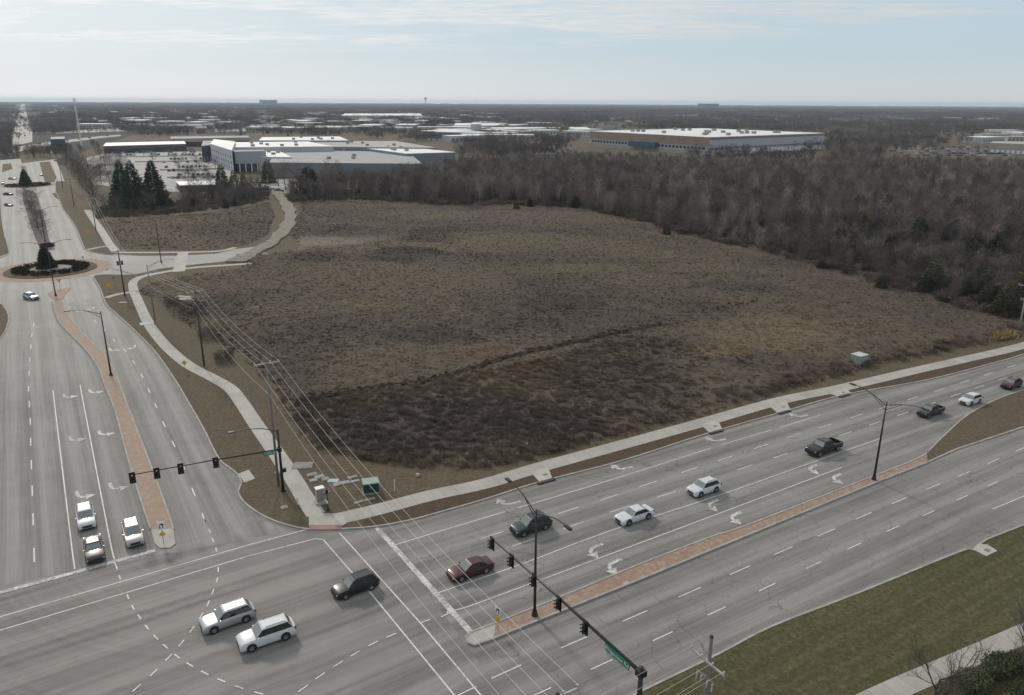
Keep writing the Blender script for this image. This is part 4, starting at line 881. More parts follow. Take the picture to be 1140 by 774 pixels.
for x0,x1,yb,yt,l in ((293,309,118.5,111.5,'square office tower far away on the horizon left of centre'),(784,800,121.5,115.5,'dark blue office slab far away on the horizon right of centre')):
    a,c=G(x0,yb),G(x1,yb); h=HG(x0,yb,x0,yt); d=(c-a); n=Vector((-d.y,d.x,0)).normalized()*d.length*.5; t=empty('office_tower',(0,0,0),0,l,'tower block')
    quadbox(t,[a,c,c+n,a+n],0,h,M_blue if x0>700 else M_wall_grey,M_roof_grey)
    for k in range(5): wall_feats(t,a,c,h*(.12+.17*k),h*(.2+.17*k),1,d.length*.9,'window_band',M_glass_b,1.)
# water tower
a=G(474,118.6); h=HG(474,118.6,474,108.5); t=empty('water_tower',(a.x,a.y,0),0,'tiny water tower on the horizon above the distant white warehouse','water tower')
mb=MB(); mb.tube([(0,0,0),(0,0,h*.75)],h*.05,h*.04,8); mb.build('stem',M_wall_white,t); mb=MB(); mb.tube([(0,0,h*.72),(0,0,h*.8),(0,0,h*.93),(0,0,h)],h*.16,h*.13,12); mb.build('tank',M_wall_white,t)
# lattice mast
a=G(91,163.5); h=HG(91,163.5,85.5,108.5); t=empty('radio_mast',(a.x,a.y,0),0,'tall thin pale lattice mast rising above the horizon at the left','radio mast')
mb=MB(); n=26
for s in range(3):
    A=[Vector((0.95*math.cos(s*2.094),0.95*math.sin(s*2.094),0)),Vector((.5*math.cos(s*2.094),.5*math.sin(s*2.094),h))]; B_=[Vector((0.95*math.cos(s*2.094+2.094),0.95*math.sin(s*2.094+2.094),0)),Vector((.5*math.cos(s*2.094+2.094),.5*math.sin(s*2.094+2.094),h))]
    mb.tube(A,.17,.12,5)
    for k in range(n): mb.tube([A[0].lerp(A[1],k/n),B_[0].lerp(B_[1],(k+1)/n)],.06,.06,3,False)
mb.build('lattice',M_sign_white,t)
for k in range(3):
    mb=MB(); mb.tube([(1.5*math.cos(k*2.1),1.5*math.sin(k*2.1),h-6),(1.5*math.cos(k*2.1),1.5*math.sin(k*2.1),h-1)],.3,.3,6); mb.build('antenna',M_sign_white,t)

# car parks and distant roads
def flat(name,px,m,z=.02):
    b=MB(); b.sheet(GP(px),z); return struct(name,b,m)
flat('car_park',[(96,176),(130,168),(225,169),(262,192),(250,207),(240,215),(190,214),(104,206),(100,190)],M_lot,.13)
flat('car_park',[(268,200),(330,200),(345,213),(300,218),(255,222),(250,208)],M_lot,.145)
flat('car_park',[(585,170.5),(592,161.5),(640,161.5),(648,168),(640,171)],M_lot,.03)
flat('car_park',[(984,174),(1000,166),(1060,161),(1102,163),(1140,170),(1140,175),(1090,176.5)],M_lot,.03)
flat('car_park',[(1140,175),(1102,167),(1200,170),(1200,178)],M_lot,.045)
flat('dry_grass_field',[(596,160.5),(600,154),(690,152),(700,158),(655,161)],mat('pale_dry_grass',(.20,.17,.11),(.23,.20,.13),scale=.02,rough=1),.03)
flat('bare_field',[(250,137.5),(260,135),(380,133.5),(400,136.5)],MATS['pale_dry_grass'],.03)
flat('highway',[(15,170),(60,161),(110,154),(135,151.5),(134,150),(108,152),(55,158),(10,165)],M_conc_road,.04)
flat('long_avenue',[(14,163),(36,158),(36,147),(31,132),(28.5,121),(27.2,116),(24.,116),(21.8,121),(19,132),(14,147)],M_roof_tan,.05)
flat('far_street',[(57,178),(64,178),(62,170),(58,166),(55,168)],M_conc_road,.045)
flat('cross_street',[(-60,186),(20,178),(60,176),(60,181),(22,184),(-60,196)],M_conc_road,.035)
flat('service_road',[(104,203),(140,203),(180,204),(180,206),(134,206.5),(104,207)],M_lot,.14)
flat('town_lots',[(300,148),(330,142),(520,141),(545,150),(560,158),(480,160),(455,152),(400,150)],M_lot,.025)

for px in ([(335,138),(460,136.5),(470,139.5),(330,141)],[(140,138),(290,134),(300,137),(150,141)],[(62,146),(130,143),(140,146),(62,149)],[(480,150),(560,149),(566,153),(480,154)],[(240,143),(290,142),(290,146),(240,147)],[(560,156),(590,155),(590,158),(560,160)]): flat('town_lots',px,M_lot,.03)
# houses and sheds of the town
def house_mesh(w,d,h,rh,gable):
    mb=MB(); mb.box((0,0,h/2),(w,d,h))
    mb.cur=1; o=.5
    if gable:
        vs=[(-w/2-o,-d/2-o,h),(w/2+o,-d/2-o,h),(w/2+o,d/2+o,h),(-w/2-o,d/2+o,h),(-w/2-o,0,h+rh),(w/2+o,0,h+rh)]; mb.add(vs,[(0,1,5,4),(2,3,4,5),(0,4,3),(1,2,5)])
    else: mb.box((0,0,h+.25),(w+.4,d+.4,.5))
    mb.cur=2
    for k in range(max(2,int(w/5))):
        x=-w/2+w*(k+.5)/max(2,int(w/5)); mb.box((x,-d/2-.02,h*.5),(1.6,.12,h*.35)); mb.box((x,d/2+.02,h*.5),(1.6,.12,h*.35))
    return mb.mesh('small_house')
HK=[]
for (w,d,h,rh,g_),ms in (((16,10,4.5,3,1),(M_wall_beige,M_roof_dark)),((20,11,5,3.4,1),(M_wall_white,M_roof_dark)),((14,12,6,3,1),(M_wall_tan,M_roof_grey)),
    ((48,24,7,0,0),(M_wall_white,M_roof_w)),((70,34,8,0,0),(M_wall_grey,M_roof_w)),((40,20,6,0,0),(M_wall_beige,M_roof_tan)),((90,30,7,0,0),(M_wall_beige,M_roof_w))):
    me=house_mesh(w,d,h,rh,g_)
    for m in (*ms,M_glass_b): me.materials.append(m)
    HK.append(me)
HOUSES=[]
def put_house(x,y,k,rz):
    o=link('house' if k<3 else 'commercial_building',HK[k]); p=G(x,y); o.location=(p.x,p.y,0); o.rotation_euler=(0,0,rz); HOUSES.append((p.x,p.y))
    tag(o,('pitched roof house among the bare trees of the distant town' if k<3 else 'flat roofed commercial building in the distant town'),'house' if k<3 else 'building','distant pitched roof houses' if k<3 else 'distant flat roofed buildings')
rh=random.Random(12); used=[]
def region(n,x0,x1,y0,y1,kinds):
    c=0;tries=0
    while c<n and tries<n*30:
        tries+=1; x=rh.uniform(x0,x1); y=y0+(y1-y0)*rh.random()**1.3; p=G(x,y)
        if any((p.x-u)**2+(p.y-v)**2<(45 if y>135 else 80)**2 for u,v in used): continue
        used.append((p.x,p.y)); put_house(x,y,rh.choice(kinds),rh.choice((0,.3,-.5,1.57,A1,A2))); c+=1
region(34,100,300,125,148,(0,1,2,3,3,5)); region(50,290,560,121,150,(3,3,4,4,5,6,3,6)); region(14,495,560,144,158,(3,4,5,6)); region(40,40,330,119,128,(0,1,3,4,3))
region(14,560,655,147,152,(3,6,5)); region(22,560,1140,121,136,(1,0,3,1)); region(8,1090,1140,117.5,119.5,(4,6)); region(6,1090,1140,150,160,(3,5))
region(24,300,700,117.3,121,(4,6,3)); region(45,210,560,126,148,(0,1,2,3,5)); region(30,60,330,122,140,(0,1,2,3)); region(26,330,560,121,136,(3,4,5,3)); region(16,560,700,138,150,(0,1,2,3))

# far woods: whole groves beyond the near wood
def grove_mesh(seed,n=46,R0=52.,nb=64):
    r=random.Random(seed); mb=MB()
    for i in range(n):
        a=r.uniform(0,6.283); q=R0*math.sqrt(r.random()); x,y=q*math.cos(a),q*math.sin(a); h=r.uniform(6,12.5); w=h*r.uniform(.3,.42)
        blade(mb,(x,y,0),(0,0,1),h*.8,.6,r)
        for k in range(nb):
            ph=r.uniform(0,6.283); e=r.random()**.5; zz=h*(.30+.55*r.random()); ww=w*math.sin(math.pi*min(1,max(.05,(zz/h-.15)/.9)))
            blade(mb,(x+ww*e*math.cos(ph),y+ww*e*math.sin(ph),zz),(math.cos(ph)*.6,math.sin(ph)*.6,r.uniform(.3,1.3)),r.uniform(1.2,2.6),r.uniform(.22,.55),r)
    return mb.mesh('grove_growth')
GROVES=[grove_mesh(s) for s in (51,52,53,54,55)]
pts=[]
def clear_ok(x,y,rad=45):
    for u,v in HOUSES:
        if abs(x-u)<150 and abs(y-v)<260:
            dd=math.hypot(u,v); t=(u*x+v*y)/(dd*dd); off=abs(u*y-v*x)/dd      # keep the line of sight in front of each house fairly open
            if off<rad and -rad/dd<1-t<220/dd: return False
    return True
keepout=[GP(q) for q in ([(96,178),(100,150),(300,146),(560,154),(560,185),(330,200),(330,222),(100,215)],[(575,176),(580,158),(600,150),(700,150),(700,176)],[(650,172),(650,152),(756,145),(925,150),(925,172),(790,178)],[(980,178),(985,165),(1060,158),(1300,160),(1300,180)],
  [(-200,420),(-200,178),(60,176),(150,168),(150,300)],[(8,170),(14,147),(18,132),(21,121),(24,115),(27,115),(29,121),(34,132),(42,147),(42,163)],[(290,150),(330,141),(520,140),(560,150),(560,160)],[(0,172),(60,162),(140,152.5),(140,149),(100,150),(40,158),(0,164)],[(245,139),(250,134.5),(390,133),(410,138)])]
def rings():
    out=[]; d=430.
    while d<15000:
        step=40+d*.022; nn=int(1.5*d/ (62+d*.010))
        for i in range(nn):
            a=-.75+1.5*(i+rng.random())/nn; rr=d+rng.uniform(-.5,.5)*step; out.append((rr*math.sin(a),rr*math.cos(a)))
        d+=step
    return np.array(out)
rg=rings(); X,Y=rg[:,0],rg[:,1]; ok=~in_poly(X,Y,wood_a)&~in_poly(X,Y,GP([(8,172),(8,164),(60,150),(145,146),(145,156),(112,168),(60,172)]))&~in_poly(X,Y,GP([(10,168),(9,145),(13,116),(37,116),(46,145),(48,168)]))
for k in keepout: ok&=~in_poly(X,Y,k)
dist=np.hypot(X,Y); az=np.arctan2(X,Y)
# thin the trees where the town shows between them
dens=np.where((az<.0)&(dist<5200),.62,1.0); dens=np.where((az<-.0)&(dist<2600)&(dist>600),.30,dens)
ok&=(rng.random(len(X))<dens)|(vnoise(X,Y,500,4)>.35); rg=rg[ok]
rg=np.array([q for q in rg if math.hypot(*q)>6500 or clear_ok(*q)])
dd=np.hypot(rg[:,0],rg[:,1])
SGR=[grove_mesh(s,9,17.,90) for s in (61,62,63,64,65)]
tw=GP([(-20,176),(60,160),(110,150),(130,168),(110,176),(235,150),(520,156),(560,185),(600,172),(660,150),(640,121),(-20,121)])
pt2=sample(GP([(-60,178),(0,140),(100,121),(680,121),(660,152),(600,175),(545,184),(500,166),(300,149),(235,148),(116,156),(60,160)]),.00085,12000)
mk=np.ones(len(pt2),bool)
for k in (keepout[5],keepout[7]): mk&=~in_poly(pt2[:,0],pt2[:,1],k)
for k in ([(96,177),(118,164),(235,164),(262,190),(250,212),(190,216),(104,206)],[(248,190),(515,178),(500,163),(390,151),(240,155)],[(8,172),(8,164),(60,150),(145,146),(145,156),(112,168),(60,172)],[(12,168),(12,145),(17,119),(33,119),(42,145),(44,168)],[(100,165),(100,154),(285,152),(285,160),(230,166)]): mk&=~in_poly(pt2[:,0],pt2[:,1],GP(k))
pt2=pt2[mk]; hh=np.array(HOUSES)
pt2=np.array([q for q in pt2 if ((hh[:,0]-q[0])**2+(hh[:,1]-q[1])**2).min()>30**2 and (clear_ok(q[0],q[1],26) or rng.random()<.7)])
scatter('town_trees',pt2,rng.uniform(.7,1.2,len(pt2)),SGR,[M_grove,M_twig,M_grove,M_grove,M_twig],z=0)
wl=GP([(-80,178),(-20,150),(12,150),(12,172),(66,173),(66,177),(20,177)]); pl=sample(wl,.018,6000); pl=pl[np.hypot(pl[:,0],pl[:,1])>0]
wl2=GP([(508,181),(520,158),(585,156),(590,170),(640,173),(560,182)]); pl=np.concatenate([pl,sample(wl2,.006,6000)])
wl3=GP([(68,176),(66,170),(110,164),(116,167),(96,176)]); pl=np.concatenate([pl,sample(wl3,.004,6000)])
scatter('roadside_wood',pl,rng.uniform(.7,1.1,len(pl)),TJ,M_twig,z=0)
pq=sample(GP([(100,156),(240,154),(560,153),(600,157),(600,146),(560,142),(100,145)]),.0022,4000)
pq=np.array([q for q in pq if ((hh[:,0]-q[0])**2+(hh[:,1]-q[1])**2).min()>28**2])
for k in ([(108,165),(108,155),(285,150),(285,157),(230,166)],[(8,172),(8,164),(60,150),(145,146),(145,156),(112,168),(60,172)],[(248,190),(515,178),(500,161),(390,150),(240,154)]): pq=pq[~in_poly(pq[:,0],pq[:,1],GP(k))]
scatter('town_street_trees',pq,rng.uniform(.5,.95,len(pq)),TJ+CJ[:1],[M_twig]*8+[M_cedar],z=0)
scatter('far_woodland',rg,rng.uniform(.8,1.15,len(rg))*np.where(dd>3000,1.25,1.),GROVES,M_grove,z=0)
print('groves',len(rg),'houses',len(HOUSES),'forest',len(pw))

# ------------------------------------------------------------------ street lamps, poles, signals
def street_lamp(xb,yb,xt,yt,arms,label,mt=None,cat='street lamp',arm=4.6,name='street_lamp',base=.12):
    p=G(xb,yb,base); h=HG(xb,yb,xt,yt)-base; t=empty(name,tuple(p),0,label,cat); mt=mt or M_black
    mb=MB(); mb.tube([(0,0,.6),(0,0,h)],.15,.085,10); mb.build('pole',mt,t,True)
    mb=MB(); mb.tube([(0,0,0),(0,0,.25),(0,0,.6)],.32,.20,8); mb.build('base',mt,t)
    for a in arms:
        dx,dy=math.cos(a),math.sin(a); pts=[(dx*arm*q,dy*arm*q,h-.5+1.25*math.sin(q*math.pi*.52)) for q in (0,.2,.4,.6,.8,1)]
        mb=MB(); mb.tube(pts,.06,.045,6); mb.tube([(0,0,h-1.1),(dx*arm*.42,dy*arm*.42,h+.22)],.04,.035,5); mb.build('arm',mt,t)
        e=pts[-1]; mb=MB(); mb.box((e[0]+dx*.3,e[1]+dy*.3,e[2]-.02),(.95,.34,.16),a,.75); mb.build('lamp_head',mt,t)
    return t
PERP2=A2+math.pi/2; PERP1=A1-math.pi/2
street_lamp(123.7,418,112.7,346,[PERP1],'black single-arm street lamp on the brick median of the left road')
street_lamp(595.2,685,598,566.3,[PERP2,PERP2+math.pi],'black two-arm street lamp on the brick median behind the near signal arm')
street_lamp(972.8,534,987.8,446.7,[PERP2,PERP2+math.pi],'black two-arm street lamp where the brick median meets the grass median')
street_lamp(62.1,329.4,50.9,271.5,[PERP1,PERP1+math.pi],'black two-arm street lamp in front of the near roundabout conifer')
street_lamp(50.4,269,43.5,233,[PERP1,PERP1+math.pi],'black two-arm street lamp at the tip of the planted median')
street_lamp(173,361,165,294,[PERP1+math.pi],'slender grey street lamp beside the pavement left of the rubble',M_galv)
street_lamp(179.6,292.5,172.5,245,[],'plain dark pole without arms beside the side street',M_wood_dark,'pole',name='plain_pole')
def cam_dir_sign(t,z,w,h,m,yaw,name='sign_panel',off=(0,0),roll=0):
    pass
# utility poles with crossarms
POLES={}
def utility_pole(key,loc,h,yaw,arms,label,mt,r=.17,extra=None,lean=0.):
    t=empty('utility_pole',tuple(loc),yaw,label,'utility pole')
    mb=MB(); mb.tube([(0,0,-.2),(0,0,h)],r,r*.62,10); mb.build('pole',mt,t,True); pts={}
    for i,(z,w) in enumerate(arms):
        mb=MB(); mb.box((0,r*.9,z),(w,.12,.14)); ca=mb.build('crossarm',M_cross,t)
        for k in range(4):
            x=-w/2*.95+w*.95*k/3; mb=MB(); mb.tube([(x,r*.9,z+.07),(x,r*.9,z+.28)],.05,.07,6); mb.build('insulator',M_ins,ca); pts[(i,k)]=(Matrix.Translation(Vector(loc))@Matrix.Rotation(yaw,4,'Z'))@Vector((x,r*.9,z+.28))
    if extra=='transformer':
        for dx in (-.45,.45):
            mb=MB(); mb.tube([(dx,0,h-3.6),(dx,0,h-3.5),(dx,0,h-2.6)],.27,.27,10); mb.build('transformer',M_wood_dark,t,True)
    if extra=='cutout':
        mb=MB(); mb.box((0,.15,h-3.2),(1.7,.1,.12)); f=mb.build('lower_crossarm',M_galv,t)
        for dx in (-.7,-.25,.3,.7): mb=MB(); mb.tube([(dx,.25,h-3.2),(dx,.3,h-3.75)],.07,.05,6); mb.build('fuse',M_ins,f)
    mb=MB(); mb.tube([(0,0,h),(0,0,h+.12)],r*.75,r*.5,8); mb.build('pole_cap',M_black,t)
    POLES[key]=(Vector(loc),h,pts,yaw); return t
# the line of the left road: direction from pole to pole
pA=G(310.2,540.5,.12); hA=HG(310.2,540.5,302,402); pB=G(227.4,407.7,.12); hB=HG(227.4,407.7,218.8,323); pC=G(139.1,329.4,.12); hC=HG(139.1,329.4,131.3,279)
wd=(pA-pB); yawL=math.atan2(wd.y,wd.x)+math.pi/2
utility_pole('A',pA,hA,yawL,[(hA-.35,2.9)],'tall weathered utility pole just behind the signal mast on the corner',M_wood)
utility_pole('B',pB,hB,yawL,[(hB-.35,2.9)],'dark utility pole in the brush beside the rubble, left of the meadow',M_wood_dark,.18,'transformer')
utility_pole('C',pC,hC,yawL,[(hC-.3,2.4)],'dark utility pole standing on the corner strip right of the near roundabout',M_wood_dark,.2,'transformer')
pD=G(107,257,.12); utility_pole('D',pD,12,yawL,[(11.6,2.6)],'utility pole along the path north of the near roundabout',M_wood_dark)
pE=G(82.5,229,.12); utility_pole('E',pE,12,yawL,[(11.6,2.6)],'utility pole beside the crossing between the two roundabouts',M_wood_dark)
pF=G(70,209,.12); utility_pole('F',pF,12,yawL,[(11.6,2.6)],'farthest utility pole of the line, right of the far roundabout',M_wood_dark)
qz=G(596,774,hA-1.6); dirX=Vector((qz.x-pA.x,qz.y-pA.y,0)).normalized(); pZ=pA+dirX*62; 
utility_pole('Z',(pZ.x,pZ.y,.1),hA,yawL,[(hA-.35,2.9)],'utility pole across the junction, below the photo',M_wood)
# near pole by the lawn
zN=12.2; pN=G(792,711,zN); pN=Vector((pN.x,pN.y,.11)); yawN=A2+math.pi/2
utility_pole('N',pN,zN,yawN,[(zN-1.9,3.1)],'weathered grey utility pole at the bottom of the photo on the lawn edge',M_wood,.2,'cutout')
d2=Vector((math.cos(A2),math.sin(A2),0))
if d2.x<0: d2=-d2
for key,q in (('M',pN-d2*60),): utility_pole(key,(q.x,q.y,.11),zN,yawN,[(zN-1.9,3.1)],'utility pole of the lawn line beyond the lower left of the photo',M_wood,.2)
pR=G(1134.3,367,.12); hR=HG(1134.3,367,1143,316); utility_pole('R',pR,hR,A2+math.pi/2,[(hR-.5,3.6)],'pale grey utility pole at the right edge above the golden reeds',mat('pale_pole_wood',(.36,.34,.31),(.28,.26,.24),scale=2,rough=.9),.22,'cutout')
def wire(a,c,sag,label,group,r=.017,m=None,n=14):
    a,c=Vector(a),Vector(c); pts=[a.lerp(c,i/n)-Vector((0,0,sag*4*(i/n)*(1-i/n))) for i in range(n+1)]
    mb=MB(); mb.tube(pts,r,r,4,False); tag(mb.build('overhead_wire',m or M_wire),label,'wire',group)
def span(k1,k2,lab,low=True,sag=1.0):
    L1,h1_,P1,y1=POLES[k1]; L2,h2_,P2,y2=POLES[k2]
    for k in (0,1,3): wire(P1[(0,k)],P2[(0,k)],sag,'pale bare wire on crossarms '+lab,'crossarm wires '+lab,.014 if min(L1.y,L2.y)<130 else .020)
    wire(P1[(0,2)]+Vector((0,0,.0)),P2[(0,2)],sag*.9,'pale bare wire on crossarms '+lab,'crossarm wires '+lab,.014 if min(L1.y,L2.y)<130 else .020)
    if low:
        for z,m,r in ((h1_*.74,M_wire,.016),(h1_*.62,M_wire_dark,.03),(h1_*.56,M_wire_dark,.03)):
            wire(L1+Vector((0,0,z)),L2+Vector((0,0,z*h2_/h1_)),sag*1.2,('pale wire under crossarms ' if m is M_wire else 'dark cable strung low ')+lab,('neutral wires ' if m is M_wire else 'dark cables ')+lab,r,m)
span('A','B','between corner pole and rubble-side pole'); span('B','C','between rubble-side pole and roundabout pole'); span('C','D','north of the roundabout pole',False); span('D','E','along the row of bare trees',False); span('E','F','at the far end of the left road',False)
span('A','Z','crossing over the junction from the corner pole',False,sag=1.4)
wire(POLES['A'][0]+Vector((0,0,hA*.74)),POLES['Z'][0]+Vector((0,0,hA*.74)),1.6,'lowest pale wire crossing over the junction',None,.014)
span('N','M','leaving the lawn pole to the lower left',sag=1.3)

# traffic signals
M_sig_red=mat('signal_lens_red_lit',(.5,.02,.02)); 
def emis(name,c,s):
    m=new_mat(name); q=NB(m); q.out(c4(c),.4,**{'Emission Color':c4(c),'Emission Strength':s}); return m
M_lit=emis('lit_red_lens',(.35,.01,.01),.25); M_lens=mat('dark_lens',(.03,.02,.02),rough=.2)
def signal_head(parent,p,face,lit=True,plate=True):
    """three-lamp head hanging at p, looking along angle face"""
    dx,dy=math.cos(face),math.sin(face); mb=MB(); mb.box((p[0],p[1],p[2]),(.22,.38,1.12),face)
    if plate: mb.box((p[0]-dx*.02,p[1]-dy*.02,p[2]),(.035,.66,1.38),face)
    hd=mb.build('signal_head',M_black,parent)
    for k in (-1,0,1):
        z=p[2]+k*.34; c=(p[0]+dx*.13,p[1]+dy*.13,z)
        mb=MB(); mb.disc(c,.13,(dx,dy,0),.03,12); mb.build('lens',M_lit if (k==1 and lit) else M_lens,hd)
        mb=MB()
        for j in range(7):
            t0=math.pi*(-.15+1.3*j/7); t1=math.pi*(-.15+1.3*(j+1)/7); q=[]
            for t,dep in ((t0,0),(t1,0),(t1,.30),(t0,.30)): q.append((c[0]+dx*dep-dy*.155*math.cos(t),c[1]+dy*dep+dx*.155*math.cos(t),z+.155*math.sin(t)))
            mb.add(q,[(0,1,2,3)])
        mb.build('visor',M_black,hd)
def text_on(parent,txt,size,loc,face,name='lettering'):
    cu=bpy.data.curves.new(name,'FONT'); cu.body=txt; cu.size=size; cu.align_x='CENTER'; cu.align_y='CENTER'; cu.extrude=.004
    o=bpy.data.objects.new('t',cu); COL.objects.link(o); dg=bpy.context.evaluated_depsgraph_get(); me=bpy.data.meshes.new_from_object(o.evaluated_get(dg)); bpy.data.objects.remove(o)
    M=Matrix.Translation(Vector(loc))@Matrix.Rotation(face+math.pi/2,4,'Z')@Matrix.Rotation(math.pi/2,4,'X'); me.transform(M); return link(name,me,M_sign_white,parent)
def mast(base,h,tip,arm_h,r,label,heads,face,sign,lum=None,ped=None,txt='',sh=.55):
    """base and tip in ground metres; heads as fractions along the arm from the pole"""
    t=empty('traffic_signal',(base.x,base.y,.11),0,label,'traffic signal'); tipv=Vector((tip.x-base.x,tip.y-base.y,0)); 
    mb=MB(); mb.tube([(0,0,.3),(0,0,h)],r,r*.7,12); mb.build('pole',M_black,t,True); mb=MB(); mb.tube([(0,0,0),(0,0,.3)],r*1.6,r*1.4,8); mb.build('base',M_black,t)
    mb=MB(); mb.tube([(0,0,arm_h),tipv*.5+Vector((0,0,arm_h+.25)),tipv+Vector((0,0,arm_h+.3))],r*.62,r*.28,8); arm=mb.build('mast_arm',M_black,t,True)
    mb=MB(); mb.box((0,0,arm_h),(r*2.6,r*2.6,.5),math.atan2(tipv.y,tipv.x)); mb.build('bracket',M_black,t)
    for f in heads:
        q=tipv*f+Vector((math.cos(face)*.2,math.sin(face)*.2,arm_h+.27*min(1,f*1.6)-.25)); signal_head(t,(q.x,q.y,q.z),face)
    if sign:
        f0,f1=sign; c=tipv*((f0+f1)/2)+Vector((math.cos(face)*.18,math.sin(face)*.18,arm_h+.1-sh*.55)); L=tipv.length*abs(f1-f0); mb=MB(); mb.box(tuple(c),(.04,L,sh),face); sg=mb.build('street_name_sign',M_sign_green,t)
        if txt: text_on(sg,txt,sh*.78,(c.x+math.cos(face)*.026,c.y+math.sin(face)*.026,c.z),face)
        for f in (f0,f1): q=tipv*f; mb=MB(); mb.tube([(q.x,q.y,arm_h+.2),(q.x+math.cos(face)*.18,q.y+math.sin(face)*.18,c.z)],.025,.025,4); mb.build('hanger',M_black,sg)
    if lum:
        e=Vector((lum.x-base.x,lum.y-base.y,0)); mb=MB(); mb.tube([Vector((0,0,h-.3)),e*.35+Vector((0,0,h+.28)),e*.7+Vector((0,0,h+.3)),e+Vector((0,0,h+.1))],.06,.04,6); mb.build('lamp_arm',M_black,t); mb=MB(); mb.box((e.x,e.y,h+.05),(.8,.3,.15),math.atan2(e.y,e.x)); mb.build('lamp_head',M_black,t)
    if ped is not None:
        for a,z in ped:
            mb=MB(); dx,dy=math.cos(a),math.sin(a); mb.box((dx*.42,dy*.42,z),(.3,.45,.5),a); ph=mb.build('pedestrian_signal',M_black,t); mb=MB(); mb.box((dx*.575,dy*.575,z),(.02,.3,.3),a); mb.build('lens',M_lens,ph)
    return t
bA=G(315.5,547,.1); hm=HG(315.5,547,310.7,478); za=HG(315.5,547,312.3,500.5)
tipA=G(143.5,530.5,za+.3); lumA=G(258,482,hm+.1)
faceS=math.atan2(-(tipA-bA).x*-1,0) if False else math.atan2((tipA-bA).y,(tipA-bA).x)+math.pi/2
def frac(b_,tp,x,y,z):
    q=G(x,y,z); a=Vector((tp.x-b_.x,tp.y-b_.y)); return Vector((q.x-b_.x,q.y-b_.y)).dot(a)/a.dot(a)
mast(bA,hm,tipA,za,.19,'black signal mast on the far corner with four signal heads over the left road',[frac(bA,tipA,x,y,za) for x,y in ((147.5,532),(174.6,527),(201,521.5),(239.6,513.5))],faceS,(frac(bA,tipA,307,503,za),frac(bA,tipA,293.5,505.5,za)),lumA,[(faceS,3.),(faceS+1.4,2.9)],'119th St',.5)
zb=6.6
def base_under(x,y,h):                 # pole top seen at x,y with height h
    return G(x,y,h)
bN=G(714,744,zb+.5); tipN=G(545.5,599,zb+.3); faceN=math.atan2((tipN-bN).y,(tipN-bN).x)+math.pi/2
if math.cos(faceN)>0: faceN+=math.pi
print('near mast len',(Vector((tipN.x-bN.x,tipN.y-bN.y))).length,'base',bN,'kerb',G(714,771),'mast A',hm,za,(Vector((tipA.x-bA.x,tipA.y-bA.y))).length,'poles',hA,hB,hC,hR)
mast(bN,zb+.5,tipN,zb,.24,'black signal mast in the foreground with five signal heads reaching over the right road',[frac(bN,tipN,x,y,zb) for x,y in ((553,605),(575,624),(600,646),(626,671),(655,697))],faceN,(frac(bN,tipN,702,741,zb),frac(bN,tipN,677.5,716.5,zb)),None,None,'Ridgeview Rd',.62)

# signs on posts
def post_sign(x,y,h,panels,label,cat='road sign',r=.035,face=None,mt=None):
    p=G(x,y,.12); t=empty('road_sign',tuple(p),0,label,cat); mb=MB(); mb.tube([(0,0,0),(0,0,h)],r,r,6); mb.build('post',mt or M_galv,t)
    for kind,z,w,hh,m,fc in panels:
        dx,dy=math.cos(fc),math.sin(fc); c=Vector((dx*.07,dy*.07,z))
        if kind=='rect': mb=MB(); mb.box(tuple(c),(.03,w,hh),fc); pn=mb.build('panel',m,t)
        elif kind=='diamond':
            mb=MB(); s=w/2; a=Vector((-dy,dx,0)); u=Vector((0,0,1)); f_=Vector((dx,dy,0))*.015; v=[c+f_+a*s,c+f_+u*s,c+f_-a*s,c+f_-u*s]; v+= [q-f_*2 for q in v]; mb.add(v,[(0,1,2,3),(7,6,5,4),(0,4,5,1),(1,5,6,2),(2,6,7,3),(3,7,4,0)]); pn=mb.build('panel',m,t)
        elif kind=='yield':
            mb=MB(); a=Vector((-dy,dx,0)); u=Vector((0,0,1)); f_=Vector((dx,dy,0))*.015; s=w/2; v=[c+f_-a*s+u*s*.6,c+f_-u*s,c+f_+a*s+u*s*.6]; v+=[q-f_*2 for q in v]; mb.add(v,[(0,1,2),(5,4,3),(0,3,4,1),(1,4,5,2),(2,5,3,0)]); pn=mb.build('panel',m,t)
            if m is M_red:
                mb=MB(); f2=f_*1.3; mb.add([c+f2-a*s*.5+u*s*.35,c+f2-u*s*.45,c+f2+a*s*.5+u*s*.35],[(0,1,2)]); mb.build('panel_centre',M_sign_white,pn)
        if kind=='rect' and m is M_sign_white and hh>.6:      # keep-right symbol: arrow curving past an island
            a=Vector((-dy,dx,0)); u=Vector((0,0,1)); o=c+Vector((dx,dy,0))*.022; mb=MB()
            for sx in (-.17,.14): mb.tube([o+a*sx-u*.28,o+a*(sx+.02)-u*.02,o+a*(sx*.6)+u*.2],.045,.045,4)
            mb.add([o+a*.30+u*.08,o+a*.02+u*.36,o-a*.05+u*.08],[(0,1,2)]); mb.build('symbol',M_black,pn)
fc1=math.atan2(-1,.3); fcL=math.atan2(-D1.y,-D1.x)
fS=math.atan2(-bA.y,-bA.x)
post_sign(182.5,605.5,2.7,[('diamond',1.25,.72,.7,M_sign_yellow,fS),('rect',2.25,.75,.95,M_sign_white,fS)],'white keep-right sign over a yellow diamond on the nose of the left brick median')
post_sign(554.5,702,2.6,[('rect',1.25,.42,.6,M_sign_yellow,faceN+.7),('rect',2.15,.6,.75,M_sign_white,faceN+.4)],'white keep-right sign over a yellow marker on the nose of the right brick median')
post_sign(206.5,414,1.9,[('diamond',1.7,.95,.9,M_sign_yellow,fS)],'yellow diamond warning sign beside the pavement, seen against the path')
post_sign(122,325,1.9,[('rect',1.6,1.1,.9,M_sign_yellow,fS)],'yellow warning sign at the kerb by the near roundabout exit')
